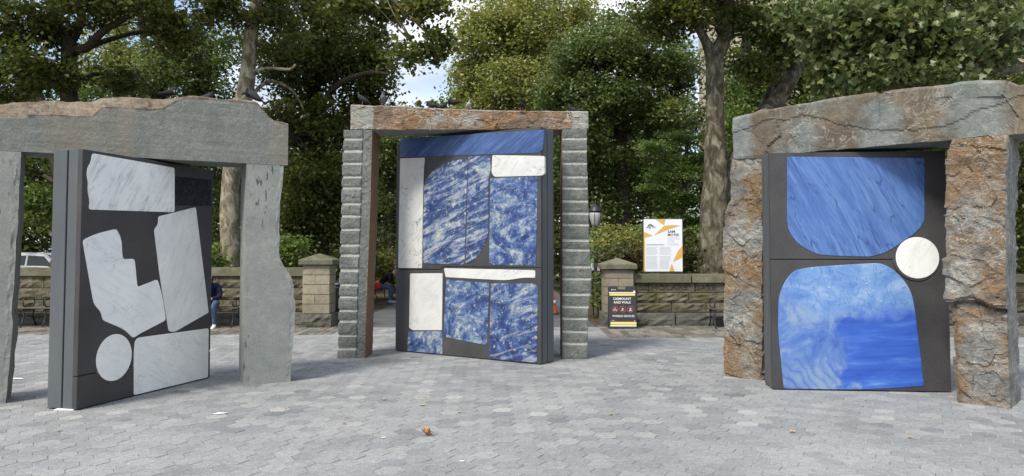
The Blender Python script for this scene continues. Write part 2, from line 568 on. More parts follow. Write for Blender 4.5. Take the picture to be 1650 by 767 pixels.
pool = t.ramp(pn, [(0.3, (0.02, 0.065, 0.33)), (0.52, (0.035, 0.105, 0.44)), (0.64, (0.06, 0.15, 0.49)), (0.75, (0.13, 0.26, 0.55))])
# agate-like contour bands in the left part
cn = t.noise(1.8, 4, 0.55, None, 0.4)
grad = t.math('ADD', t.math('ADD', t.math('MULTIPLY', xyz[0], 1.0), t.math('MULTIPLY', xyz[2], 0.75)), t.math('MULTIPLY', cn, 0.55))
ct = t.math('FRACT', t.math('MULTIPLY', grad, 7.5))
lines = t.ramp(ct, [(0.0, (0.05, 0.105, 0.29)), (0.16, (0.13, 0.21, 0.38)), (0.55, (0.19, 0.275, 0.42)), (0.85, (0.12, 0.21, 0.42)), (1.0, (0.05, 0.105, 0.29))])
sn = t.noise(3.0, 7, 0.68, None, 0.6)
smooth_ = t.ramp(sn, [(0.35, (0.04, 0.105, 0.38)), (0.5, (0.10, 0.19, 0.44)), (0.62, (0.22, 0.31, 0.45))])
lowz = t.math('ADD', xyz[2], t.math('MULTIPLY', wob2, 0.3))
side = t.mix(t.ramp(lowz, [(0.35, 0.55), (0.60, 0.05)]), smooth_, lines)
zl = t.math('ADD', xyz[2], t.math('MULTIPLY', t.math('SUBTRACT', wob, 0.5), 0.45))
zl = t.math('ADD', zl, t.math('MULTIPLY', t.math('SUBTRACT', wob2, 0.5), 0.22))
zl = t.math('SUBTRACT', zl, t.math('MULTIPLY', t.math('SUBTRACT', 0.55, xyz[0], True), 0.6))
m_low = t.ramp(zl, [(0.78, 1.0), (0.95, 0.0)])
wob3 = t.noise(2.4, 5, 0.62, t.mapping(loc=(7, 0, 3)))
xl = t.math('ADD', xyz[0], t.math('MULTIPLY', t.math('SUBTRACT', wob3, 0.5), 1.3))
xl = t.math('ADD', xl, t.math('MULTIPLY', t.math('SUBTRACT', wob2, 0.5), 0.3))
m_pool = t.ramp(xl, [(0.74, 0.0), (0.88, 1.0)])
low = t.mix(m_pool, side, pool)
c = t.mix(m_low, pale, low)
M['blue_pool'] = t.fin(c, 0.38, 0.4)

# ================================================================== stone portals and doors
def facet(p, size):
    q = p / size
    d, pts = noise.voronoi(q)
    c = pts[0]
    nv = noise.noise_vector(c * 5.17 + Vector((3.1, 7.7, 1.3)))
    return (q - c).dot(nv) * 1.2 + 0.38 * nv.x

def rough_h(p, seed, size, fol=False, wp=1.0):
    q = p + Vector((seed, seed * 0.7, seed * 1.3))
    w = q + noise.noise_vector(q * 3.0) * 0.05 * wp + noise.noise_vector(q * 11.0) * 0.012 * wp
    if fol:
        w = Vector((w.x, w.y, w.z * 1.3 + w.x * 0.5))
    return facet(w, size) * 0.6 + facet(w, size * 0.4) * 0.28 + facet(w, size * 0.17) * 0.08 + noise.fractal(q * 9.0, 1.0, 2.0, 4) * 0.10

def loft_stone(name, grid, mat, parent, hfun):
    """grid: S stations x N loop points (closed loop). hfun(p, i, j) -> (offset along normal, rust, saw)"""
    S, N = len(grid), len(grid[0])
    P = np.array([[tuple(p) for p in row] for row in grid])
    du = np.roll(P, -1, axis=1) - np.roll(P, 1, axis=1)
    ds = np.gradient(P, axis=0)
    nrm = np.cross(du, ds)
    ln = np.linalg.norm(nrm, axis=2, keepdims=True); ln[ln == 0] = 1
    nrm = nrm / ln
    cen = P.mean(axis=(0, 1))
    if ((P - cen) * nrm).sum() < 0:
        nrm = -nrm; flip = True
    else:
        flip = False
    verts = []; rust = []; saw = []
    for i in range(S):
        for j in range(N):
            p = Vector(P[i, j])
            h, r, s = hfun(p, i, j)
            verts.append(tuple(p + Vector(nrm[i, j]) * h)); rust.append(r); saw.append(s)
    faces = []
    for i in range(S - 1):
        for j in range(N):
            k = (j + 1) % N
            q = (i * N + j, i * N + k, (i + 1) * N + k, (i + 1) * N + j)
            faces.append(q[::-1] if flip else q)
    a = tuple(range(N)); b = tuple((S - 1) * N + j for j in range(N))
    faces.append(a if flip else a[::-1]); faces.append(b[::-1] if flip else b)
    me = raw_mesh(name, verts, faces)
    for an, av in (('rust', rust), ('saw', saw)):
        at_ = me.attributes.new(an, 'FLOAT', 'POINT')
        at_.data.foreach_set('value', av)
    return link(name, me, mat, parent)

def seg(a, b, n):
    return [a + (b - a) * i / n for i in range(n)]

def pillar(name, parent, mat, z_top, left, right, depth, style, seed, rust=None, rows=None, nf=30, nd=18):
    """left/right: lists of (u, z) edge points on the front plane"""
    lz = sorted(left, key=lambda a: a[1]); rz_ = sorted(right, key=lambda a: a[1])
    if rows is None:
        n = max(40, int(z_top / 0.022))
        rows = [z_top * i / n for i in range(n + 1)]
    rows = [-0.02] + [r for r in rows if r > 0.0]
    grid, info = [], []
    for z in rows:
        a = interp(z, [p[1] for p in lz], [p[0] for p in lz]); b = interp(z, [p[1] for p in rz_], [p[0] for p in rz_])
        row = [Vector((u, 0, z)) for u in seg(a, b, nf)] + [Vector((b, v, z)) for v in seg(0, depth, nd)] \
            + [Vector((u, depth, z)) for u in seg(b, a, nf)] + [Vector((a, v, z)) for v in seg(depth, 0, nd)]
        grid.append(row)
    def side(j):
        if j < nf: return 'F', j / nf
        if j < nf + nd: return 'R', (j - nf) / nd
        if j < 2 * nf + nd: return 'B', (j - nf - nd) / nf
        return 'L', (j - 2 * nf - nd) / nd
    def hf(p, i, j):
        sd, f = side(j)
        return style(p, sd, f, seed)
    return loft_stone(name, grid, mat, parent, hf)

# ---------------------------------------------------------------- portal frames (ground origin, angle)
def line(pa, pb):
    a, b = ground(*pa), ground(*pb)
    return a, math.atan2(b.y - a.y, b.x - a.x)

def portal(origin, ang, label):
    e = empty('stone_portal', (origin.x, origin.y, 0), ang)
    tag(e, label, 'portal', 'stone doorways on the plaza')
    return e

def edge(o, ang, pts, zmin=-0.05):
    return [trace(o, ang, *p) for p in pts]

# ---- left portal
OL, AL = line((9, 650), (393, 621))
left_portal = portal(OL, AL, 'smooth grey stone doorway with a white marble inlaid door, at the left')
ZL = 2.70
def sawn_style(p, sd, f, seed):
    q = p + Vector((seed, 0, 0))
    h = noise.fractal(q * 2.2, 1.0, 2.0, 3) * 0.006
    if sd in 'RB' or (sd == 'F' and f > 0.92):
        h += noise.fractal(q * 5.0, 1.0, 2.0, 4) * 0.012
    return h, 0.0, 0.0
e_r = edge(OL, AL, [(34, 238), (30, 330), (25, 430), (19, 505), (21, 520), (15, 590), (9, 650)])
e_l = [(u - 0.56, z) for u, z in e_r]
pillar('pillar', left_portal, M['bluestone'], ZL, e_l, e_r, 0.45, sawn_style, 2.0)
e_l = edge(OL, AL, [(397, 268), (395, 400), (393, 624)])
e_r = edge(OL, AL, [(457, 268), (456, 285), (455, 300), (451, 330), (450, 350), (451, 380), (449, 405), (450, 415), (454, 425), (461, 434), (467, 443), (473, 458),
                    (475, 470), (473, 478), (476, 484), (476, 500), (474, 530), (471, 570), (468, 620)])
pillar('pillar', left_portal, M['bluestone'], ZL, e_l, e_r, 0.45, sawn_style, 5.0)

def lintel(name, parent, mat, us, zbot, ztop, zbreak, depth, hfun, nz=14, nr=12, nd=16):
    grid = []
    for u in us:
        zb, zt, zk = zbot(u), ztop(u), min(zbreak(u), ztop(u) - 0.015)
        vt = min(depth * 0.8, 0.02 + (zt - zk) * 1.3)
        row = [Vector((u, 0, z)) for z in seg(zb, zk, nz)]
        row += [Vector((u, vt * i / nr, zk + (zt - zk) * (1 - (1 - i / nr) ** 1.4))) for i in range(nr)]
        row += [Vector((u, v, zt - 0.05 * (v - vt))) for v in seg(vt, depth, nd)]
        row += [Vector((u, depth, z)) for z in seg(zt - 0.05 * (depth - vt), zb, nz)]
        row += [Vector((u, v, zb)) for v in seg(depth, 0, nd)]
        grid.append(row)
    lim = [nz, nz + nr, nz + nr + nd, 2 * nz + nr + nd, 2 * nz + nr + 2 * nd]
    def hf(p, i, j):
        k = 0
        while j >= lim[k]: k += 1
        return hfun(p, 'FKTBU'[k], u_at[i])
    u_at = us
    return loft_stone(name, grid, mat, parent, hf)

tb = [trace(OL, AL, *p) for p in [(0, 186), (30, 187), (50, 185), (90, 185), (120, 187), (150, 187), (157, 179), (165, 173), (185, 172), (245, 176), (265, 174), (278, 165),
                                  (295, 157), (320, 157), (360, 160), (412, 165), (419, 169), (425, 176), (433, 185), (442, 192), (455, 196), (462, 199)]]
tt = [trace(OL, AL, x, y, 0.12) for x, y in [(0, 166), (12, 163), (20, 161), (60, 160), (68, 158), (90, 158), (115, 160), (148, 159), (152, 156), (165, 156), (210, 153), (250, 156), (285, 158),
                                             (300, 156), (350, 160), (390, 162), (412, 165)]]
tt += [(u + 0.001, z) for u, z in tb[-6:]]
u_end = trace(OL, AL, 464, 250)[0]
us = [-0.62 + (u_end + 0.62) * i / 150 for i in range(151)]
def beam_l(p, sd, u):
    if sd in 'KT':
        return rough_h(p, 4.0, 0.22) * 0.035, 1.0 if sd == 'K' else 0.9, 0.0
    if sd == 'B':
        return rough_h(p, 4.0, 0.25) * 0.03, 0.4, 0.0
    return noise.fractal(p * 2.5, 1.0, 2.0, 3) * 0.005, 0.0, 0.0
lintel('lintel', left_portal, M['bluestone_beam'], us, lambda u: ZL + 0.002, lambda u: interp(u, [a[0] for a in tt], [a[1] for a in tt]),
       lambda u: interp(u, [a[0] for a in tb], [a[1] for a in tb]), 0.55, beam_l)

# ---- centre portal
OC, AC = line((588, 577.5), (905, 578.5))
centre_portal = portal(OC, AC, 'stone doorway with notched grey pillars, rusty lintel and blue and white door')
ZC = 3.50
gl = [27, 65, 102, 140, 182, 216, 265, 303, 345, 393, 424, 472, 515, 553, 595, 628, 673, 713]
gr = [27, 64, 102, 140, 182, 217, 257, 295, 330, 378, 408, 460, 497, 545, 583, 620, 660, 697, 748]
groove_l = sorted(trace(OC, AC, 570, 190 + g / 1.9175)[1] for g in gl)
groove_r = sorted(trace(OC, AC, 925, 190 + g / 1.9175)[1] for g in gr)
def notch_rows(gs, top):
    rows = set(np.round(np.linspace(0, top, 120), 4))
    for g in gs:
        for d in (-0.024, -0.0175, -0.006, 0.006, 0.0175, 0.024):
            if 0 < g + d < top: rows.add(round(g + d, 4))
    rows = sorted(rows)
    return [r for i, r in enumerate(rows) if i == 0 or r - rows[i - 1] > 0.004]
def notch_style(gs, lo, hi, inner):
    def st(p, sd, f, seed):
        h = rough_h(p, seed, 0.13) * 0.022
        rust = saw = 0.0
        if sd == 'F' and lo <= f <= hi:
            g = min(gs, key=lambda a: abs(a - p.z))
            dz = abs(g - p.z)
            if dz < 0.019:
                h = -0.006; saw = 1.0
            else:
                h = 0.006 + rough_h(p, seed, 0.12) * 0.015 + 0.006 * min(1.0, (dz - 0.019) / 0.03)
        elif sd == inner:
            h *= 0.35; rust = 1.0
        elif sd == 'F':
            h = -0.012 + h * 0.8
            rust = 0.25 if f > 0.85 else 0.0
        return h, rust, saw
    return st
e_l = edge(OC, AC, [(556, 199), (553, 250), (551, 330), (549, 400), (547, 480), (545, 580)])
e_r = edge(OC, AC, [(600, 199), (597, 330), (592, 450), (588, 580)])
pillar('pillar', centre_portal, M['hewn_grey'], ZC, e_l, e_r, 0.55, notch_style(groove_l, 0.0, 0.66, 'R'), 1.0, rows=notch_rows(groove_l, ZC), nf=34)
e_l = edge(OC, AC, [(905, 205), (905, 400), (905, 580)])
e_r = edge(OC, AC, [(946, 205), (946, 260), (947, 290), (948, 330), (950, 400), (953, 440), (952, 470), (948, 500), (947, 540), (946, 580)])
pillar('pillar', centre_portal, M['hewn_grey'], ZC, e_l, e_r, 0.55, notch_style(groove_r, 0.02, 1.0, 'L'), 7.0, rows=notch_rows(groove_r, ZC), nf=34)
tt2 = [trace(OC, AC, *p) for p in [(560, 168), (600, 169.5), (650, 170), (675, 172), (700, 174), (760, 176), (820, 178), (880, 178), (948, 179), (955, 179)]]
u0 = trace(OC, AC, 564.5, 190)[0]; u1 = trace(OC, AC, 948, 190)[0]
us = [u0 + (u1 - u0) * i / 170 for i in range(171)]
def beam_c(p, sd, u):
    if sd in 'FK':
        ends = 0.35 if (u - u0 < 0.35 or u1 - u < 0.25) else 1.0
        return rough_h(p, 2.0, 0.24) * 0.06 - 0.01, (0.68 + 0.45 * noise.noise(p * 2.6)) * ends + 0.15, 0.0
    if sd == 'T':
        return rough_h(p, 2.0, 0.3) * 0.02, 0.2, 0.0
    if sd == 'U':
        return 0.0, 0.0, 0.0
    return rough_h(p, 2.0, 0.25) * 0.03, 0.4, 0.0
lintel('lintel', centre_portal, M['rust_beam'], us, lambda u: ZC + 0.002, lambda u: interp(u, [a[0] for a in tt2], [a[1] for a in tt2]),
       lambda u: 9.0, 0.62, beam_c, nz=20, nr=3)

# ---- right portal
OR_, AR = line((1226, 613), (1541, 649))
right_portal = portal(OR_, AR, 'rough brown and grey rock doorway with a bright blue stone door, at the right')
ZR = 2.83
def rock_style(amp, ledge=None, sawside=None, size=0.34):
    def st(p, sd, f, seed):
        if sawside and sd == sawside:
            return noise.fractal(p * 3.0, 1.0, 2.0, 3) * 0.008, -0.9, 0.0
        h = rough_h(p, seed, size, True, 0.6) * amp * 1.1
        if ledge is not None:
            zl = ledge + 0.10 * noise.noise(Vector((p.x * 3.2, 1.1, seed))) - 0.10 * f * (1 if sd == 'F' else 0)
            if sd == 'F':
                h += 0.035 if p.z > zl else -0.03
                if abs(p.z - zl) < 0.03: h -= 0.02
        return h, 0.60 + 0.5 * noise.noise(p * 1.9 + Vector((seed, 0, 0))), 0.0
    return st
e_l = edge(OR_, AR, [(1179, 254), (1178, 290), (1177, 325), (1169, 342), (1165, 365), (1164, 390), (1166, 430), (1168, 460), (1167, 500), (1166, 560), (1167, 590), (1168, 607)])
e_r = edge(OR_, AR, [(1229, 254), (1228, 400), (1227, 616)])
pillar('pillar', right_portal, M['mixed_brown'], ZR, e_l, e_r, 0.62, rock_style(0.06), 3.0, rows=list(np.linspace(0, ZR, 180)), nf=40)
e_l = edge(OR_, AR, [(1540, 222), (1536, 240), (1530, 266), (1529, 339), (1530, 412), (1529, 485), (1535, 510), (1537, 560), (1538, 600), (1541, 655)])
e_r = edge(OR_, AR, [(1626, 222), (1622, 339), (1622, 448), (1625, 558), (1630, 668)])
pillar('pillar', right_portal, M['mixed_brown'], ZR, e_l, e_r, 0.62, rock_style(0.066, 1.10, 'R'), 9.0, nf=54, rows=list(np.linspace(0, ZR, 190)))
tt3 = [trace(OR_, AR, x, y, 0.03) for x, y in [(1170, 193), (1184, 190), (1214, 184), (1225, 180), (1260, 172), (1300, 165), (1350, 157), (1420, 150), (1425, 147), (1470, 142), (1530, 136), (1545, 132), (1590, 130), (1625, 131), (1637, 136), (1650, 136), (1700, 138)]]
u0r = trace(OR_, AR, 1182, 225)[0]; u1r = trace(OR_, AR, 1672, 200)[0]
us = [u0r + (u1r - u0r) * i / 190 for i in range(191)]
def beam_r(p, sd, u):
    if sd == 'U':
        return 0.0, -0.6, 0.0
    m = 0.55 + 0.95 * noise.noise(Vector((p.x * 1.5, 0.3, p.z * 1.2 + p.x * 0.8)))
    m += (-0.5 - m * 0.5) * max(0.0, 1 - (u - u0r) / 0.35)
    if sd == 'T': m = -0.3
    q6 = p + Vector((6.0, 4.2, 7.8)) + noise.noise_vector(p * 2.0) * 0.03
    h = facet(q6, 0.55) * 0.05 + facet(q6, 0.2) * 0.010 + noise.fractal(p * 7.0, 1.0, 2.0, 4) * 0.005
    if sd == 'F':
        # one long conchoidal shell lies over the left half of the face
        arc = p.z - (ZR + 0.30 + 0.16 * math.sin((u - u0r) * 2.2) + 0.05 * noise.noise(p * 4))
        h += 0.012 if arc > 0 else 0.0
    return h, m, 0.0
lintel('lintel', right_portal, M['mixed_beam'], us, lambda u: ZR + 0.002, lambda u: interp(u, [a[0] for a in tt3], [a[1] for a in tt3]),
       lambda u: 9.0, 0.70, beam_r, nz=30, nr=3)

# ---------------------------------------------------------------- doors
def make_door(parent, po, pa, o, ang, W, H, T, split, edge_side, label):
    """door leaf turned on its pivot in the opening; split = (s, z) points of the joint between the upper and lower face panels"""
    rel = Matrix.Rotation(-pa, 4, 'Z') @ Vector((o.x - po.x, o.y - po.y, 0))
    b = MB()
    b.box(0, W, T * 0.53, T, 0.012, H, 0.004)
    b.box(0.02, W - 0.02, 0.055, T * 0.53, 0.014, H - 0.01)
    for s0, s1 in ((0.0, 0.02), (W - 0.02, W)):
        b.box(s0, s1, 0.055, T * 0.47, 0.012, H, 0.002)
    d = b.build('door', M['door_edge'], parent, loc=rel, rot=(0, 0, ang - pa))
    d['label'] = label
    g = 0.005
    up = [(s, z + g) for s, z in split] + [(W, H), (0, H)]
    lo = [(s, z - g) for s, z in split][::-1] + [(0, 0.012), (W, 0.012)]
    for pts in (up, lo):
        link('panel', poly_prism(pts, 0.0, 0.054, 0.003), M['door_dark'], d)
    return d

def slab(door, o, ang, pts, mat, name, zoom, round_=1, r=0.12, label=None):
    x0, y0, k = zoom
    q = []
    for x, y in pts:
        s, z = trace(o, ang, x0 + x * k, y0 + y * k)
        q.append((s, max(z, 0.016)))
    q = round_poly(q, r * 0.5)
    ob = link(name, poly_prism(q, -0.007, 0.03, 0.003), M[mat], door)
    if label: ob['label'] = label
    return ob

def disc(door, s, z, r, mat, name='round_slab'):
    q = [(s + r * math.cos(2 * math.pi * i / 56), z + r * math.sin(2 * math.pi * i / 56)) for i in range(56)]
    return link(name, poly_prism(q, -0.008, 0.03, 0.003), M[mat], door)

# left door
a, b_ = ground(123, 662), ground(338, 609)
dl_ang = math.atan2(b_.y - a.y, b_.x - a.x)
WL = (b_ - a).length
OLD = a
HL = 2.675
z1 = trace(a, dl_ang, 123, 607)[1]
door_l = make_door(left_portal, OL, AL, a, dl_ang, WL, HL, 0.37, [(0, z1), (WL, z1)], 'L', 'dark grey pivot door inlaid with white marble shapes')
zm = (120, 230, 0.5607)
S = lambda pts, mat, name, **k: slab(door_l, OLD, dl_ang, pts, mat, name, zm, **k)
S([(50, 30), (287, 72), (287, 200), (40, 192), (43, 165), (37, 140), (38, 112), (34, 92), (36, 72), (46, 56)], 'marble_streaked', 'marble_slab', r=0.06)
S([(289, 97), (392, 106), (392, 182), (289, 180)], 'marble_black', 'black_slab', r=0.03)
S([(22, 280), (60, 262), (120, 247), (134, 275), (138, 335), (172, 333), (180, 415), (238, 392), (252, 440), (262, 510), (185, 550), (168, 562), (142, 536), (80, 510), (75, 485), (55, 465)],
  'marble_plain', 'marble_slab', r=0.07)
S([(240, 212), (348, 185), (385, 488), (285, 545), (270, 541), (245, 390), (228, 250), (240, 234)], 'marble_cool', 'marble_slab', r=0.05)
S([(182, 560), (385, 533), (383, 675), (170, 729), (170, 600), (173, 570)], 'marble_warm', 'marble_slab', r=0.05)
s_, z_ = trace(OLD, dl_ang, 120 + 114 * .5607, 230 + 617 * .5607)
disc(door_l, s_, z_, 0.25, 'marble_warm', 'round_marble_slab')

# centre door
a, b_ = ground(637, 565.5), ground(872, 588)
dc_ang = math.atan2(b_.y - a.y, b_.x - a.x)
WC = (b_ - a).length
OCD = a
HC = 3.44
sp = [trace(a, dc_ang, 630 + x * .5347, 190 + y * .5347) for x, y in [(20, 457), (140, 457), (150, 456), (160, 449), (170, 448), (462, 452)]]
sp[0] = (0, sp[0][1]); sp[-1] = (WC, sp[-1][1])
door_c = make_door(centre_portal, OC, AC, a, dc_ang, WC, HC, 0.36, sp, 'R', 'dark grey pivot door inlaid with blue and white stone')
zm2 = (630, 190, 0.5347)
S = lambda pts, mat, name, **k: slab(door_c, OCD, dc_ang, pts, mat, name, zm2, **k)
S([(28, 62), (462, 36), (458, 95), (445, 106), (28, 118)], 'blue_dark_band', 'blue_slab', r=0.03)
S([(28, 122), (102, 120), (98, 180), (94, 453), (22, 452)], 'marble_cracked', 'marble_slab', r=0.03)
S([(101, 200), (106, 186), (124, 162), (152, 140), (190, 128), (232, 122), (226, 300), (222, 442), (98, 439), (97, 320)], 'blue_banded', 'blue_slab', r=0.1)
S([(234, 116), (297, 114), (302, 150), (293, 190), (295, 345), (282, 385), (255, 428), (226, 442), (229, 300)], 'blue_banded', 'blue_slab', r=0.08)
S([(306, 112), (463, 115), (464, 168), (455, 174), (312, 178), (303, 165)], 'marble_cracked', 'marble_slab', r=0.06)
S([(300, 182), (443, 176), (436, 445), (310, 444), (296, 436)], 'blue_mottled', 'blue_slab', r=0.03)
S([(160, 453), (435, 459), (435, 482), (400, 481), (350, 490), (165, 480)], 'marble_bright', 'marble_slab', r=0.04)
S([(58, 469), (156, 468), (154, 640), (65, 640), (55, 632)], 'marble_bright', 'marble_slab', r=0.04)
S([(52, 644), (155, 643), (155, 711), (50, 706)], 'blue_speckled', 'blue_slab', r=0.02)
S([(168, 487), (296, 498), (290, 685), (160, 660), (162, 560)], 'blue_mottled', 'blue_slab', r=0.04)
S([(302, 499), (430, 499), (443, 508), (440, 738), (296, 726)], 'blue_veined', 'blue_slab', r=0.04)

# right door
a, b_ = ground(1245, 628), ground(1533, 633)
dr_ang = math.atan2(b_.y - a.y, b_.x - a.x)
WR = (b_ - a).length
ORD = a
HR = 2.79
zm3 = (1220, 230, 0.5344)
cs, cz = trace(a, dr_ang, 1220 + 483 * .5344, 230 + 347 * .5344)
CR = 0.24
sp_z = trace(a, dr_ang, 1350, 230 + 352 * .5344)[1]
arc_r = CR + 0.035
t0 = math.asin((cz - sp_z) / arc_r) if abs(cz - sp_z) < arc_r else 0
sp = [(0, sp_z)]
for i in range(25):
    an = math.pi + t0 + (math.pi - 2 * t0) * i / 24
    sp.append((cs + arc_r * math.cos(an), cz + arc_r * math.sin(an)))
sp.append((WR, sp_z))
door_r = make_door(right_portal, OR_, AR, a, dr_ang, WR, HR, 0.40, sp, 'L', 'dark grey pivot door inlaid with two bright blue slabs')
S = lambda pts, mat, name, **k: slab(door_r, ORD, dr_ang, pts, mat, name, zm3, **k)
S([(90, 42), (300, 44), (504, 46), (504, 160), (504, 240), (480, 270), (400, 325), (350, 344), (260, 342), (180, 338), (130, 310), (100, 280), (90, 240), (90, 140)], 'blue_diagonal', 'blue_slab', r=0.03)
S([(110, 385), (160, 375), (260, 368), (370, 362), (405, 378), (440, 410), (465, 450), (475, 500), (503, 733), (380, 742), (260, 748), (80, 745), (62, 560), (65, 460), (85, 415)], 'blue_pool', 'blue_slab', r=0.04)
disc(door_r, cs, cz, CR, 'marble_cool', 'round_marble_slab')

# ================================================================== ground, paving, walls
def geo_pos(t):
    n = t.n.new('ShaderNodeNewGeometry')
    return n.outputs['Position']

t = NT('soil')
p = geo_pos(t)
c = t.ramp(t.noise(0.8, 8, 0.65, p), [(0.3, (0.045, 0.038, 0.025)), (0.5, (0.075, 0.06, 0.04)), (0.7, (0.06, 0.07, 0.03))])
c = t.mix(t.ramp(t.noise(14, 3, 0.6, p), [(0.58, 0.0), (0.66, 1.0)]), c, (0.16, 0.12, 0.07))
t.bump(t.noise(9, 5, 0.6, p), 0.5, 0.05)
t.fin(c, 0.95, 0.1); M['soil'] = t.m

t = NT('asphalt')
p = geo_pos(t)
c = t.ramp(t.noise(0.9, 6, 0.6, p), [(0.3, (0.075, 0.078, 0.082)), (0.7, (0.115, 0.115, 0.117))])
c = t.mix(0.4, c, t.ramp(t.noise(90, 3, 0.6, p), [(0.3, 0.2), (0.7, 0.8)]), 'OVERLAY')
t.bump(t.noise(70, 3, 0.6, p), 0.25, 0.01)
t.fin(c, 0.9, 0.2); M['asphalt'] = t.m

t = NT('joint_sand')
p = geo_pos(t)
f = t.noise(0.7, 5, 0.6, p)
f2 = t.noise(5.0, 3, 0.6, p)
c = t.ramp(t.math('ADD', t.math('MULTIPLY', f, 0.6), t.math('MULTIPLY', f2, 0.4)), [(0.40, (0.13, 0.13, 0.13)), (0.50, (0.24, 0.24, 0.23)), (0.62, (0.50, 0.50, 0.48))])
t.fin(c, 0.95, 0.1); M['joint_sand'] = t.m

t = NT('paver')
p = geo_pos(t)
tint = t.attr('tint')
c = t.ramp(tint, [(0.0, (0.135, 0.145, 0.15)), (0.12, (0.17, 0.178, 0.18)), (0.5, (0.216, 0.224, 0.226)), (0.86, (0.262, 0.266, 0.258)), (1.0, (0.33, 0.33, 0.315))])
big = t.noise(0.55, 6, 0.62, p, 0.6)
c = t.mix(t.math('MULTIPLY', t.ramp(big, [(0.40, 0.0), (0.68, 1.0)]), 0.42), c, (0.335, 0.34, 0.33))
st = t.noise(2.3, 6, 0.68, p, 0.4)
c = t.mix(t.math('MULTIPLY', t.ramp(st, [(0.52, 0.0), (0.72, 1.0)]), 0.35), c, (0.125, 0.125, 0.125))
fine = t.noise(75, 3, 0.7, p)
c = t.mix(0.5, c, t.ramp(fine, [(0.28, 0.12), (0.72, 0.88)]), 'OVERLAY')
mid = t.noise(20, 4, 0.7, p)
c = t.mix(0.4, c, t.ramp(mid, [(0.3, 0.25), (0.7, 0.75)]), 'OVERLAY')
gum = t.ramp(t.voro(2.6, p), [(0.035, 1.0), (0.05, 0.0)])
c = t.mix(t.math('MULTIPLY', gum, 0.6), c, (0.09, 0.09, 0.09))
t.bump(t.math('ADD', fine, t.math('MULTIPLY', mid, 0.6)), 0.35, 0.006)
t.fin(c, 0.86, 0.25); M['paver'] = t.m

def sheet(name, x0, x1, y0, y1, z, mat, parent=None, kind='structure'):
    o = link(name, raw_mesh(name, [(x0, y0, z), (x1, y0, z), (x1, y1, z), (x0, y1, z)], [(0, 1, 2, 3)]), mat, parent)
    if parent is None:
        o['kind'] = kind
    return o
sheet('ground', -600, 600, -300, 900, -0.05, M['soil'])
plaza = sheet('plaza', -22, 22, -8, 16.5, -0.0045, M['joint_sand'])
sheet('path', -3.75, 1.85, 16.3, 70, -0.018, M['asphalt'])
sheet('road', -70, -11, 29, 42, -0.03, M['asphalt'])

# hexagonal pavers
HX = 0.1173
rngp = random.Random(11)
def hex_paver(cx, cy, rng, ang=0.0, big=True):
    r0, r1 = HX - 0.004, HX - 0.0065
    tz = rng.gauss(0, 0.0008)
    sx, sy = rng.gauss(0, 0.0035), rng.gauss(0, 0.0035)
    V, Fc = [], []
    jx, jy = rng.gauss(0, 0.0008), rng.gauss(0, 0.0008)
    for k, (rr, zz) in enumerate(((r0, -0.014), (r0, -0.0014), (r1, 0.0))):
        for i in range(6):
            a = math.pi / 3 * i + ang
            x, y = rr * math.cos(a) + jx, rr * math.sin(a) + jy
            V.append((cx + x, cy + y, zz + (tz + sx * x + sy * y if k else 0)))
    for k in (0, 1):
        for i in range(6):
            j = (i + 1) % 6
            Fc.append((k * 6 + i, k * 6 + j, (k + 1) * 6 + j, (k + 1) * 6 + i))
    Fc.append((12, 13, 14, 15, 16, 17))
    return V, Fc
def tint_of(rng):
    a = rng.random()
    if a < 0.03: return rng.uniform(0.0, 0.12)
    if a > 0.965: return rng.uniform(0.9, 1.0)
    return min(0.85, max(0.15, rng.gauss(0.5, 0.24)))
pa_ = R(2.0)
cells = []
for i in range(-142, 143):
    for j in range(-10, 96):
        x = i * 1.5 * HX
        y = (j + (0.5 if i % 2 else 0)) * math.sqrt(3) * HX
        X, Y = x * math.cos(pa_) - y * math.sin(pa_), x * math.sin(pa_) + y * math.cos(pa_)
        if 2.0 < Y < 16.45 and abs(X) < 0.74 * max(Y, 3.0) + 1.6:
            cells.append((X, Y))
front = sorted([c for c in cells if c[1] > 5.35 and abs(c[0]) < 0.675 * c[1]], key=lambda c: c[1])
near = set(front[:300])
variants = []
for k in range(24):
    V, Fc = hex_paver(0, 0, rngp, pa_)
    me = raw_mesh('paver', V, Fc)
    a = me.attributes.new('tint', 'FLOAT', 'POINT'); a.data.foreach_set('value', [tint_of(rngp)] * len(V))
    me.materials.append(M['paver'])
    variants.append(me)
VV, FF, TT = [], [], []
for c in cells:
    if c in near:
        o = bpy.data.objects.new('paver', rngp.choice(variants))
        COL.objects.link(o); o.parent = plaza; o.location = (c[0], c[1], 0)
        continue
    V, Fc = hex_paver(c[0], c[1], rngp, pa_)
    b0 = len(VV)
    VV += V; FF += [tuple(b0 + q for q in f) for f in Fc]; TT += [tint_of(rngp)] * len(V)
me = raw_mesh('paver_field', VV, FF)
a = me.attributes.new('tint', 'FLOAT', 'POINT'); a.data.foreach_set('value', TT)
pf = link('paver_field', me, M['paver'], plaza); pf['kind'] = 'stuff'

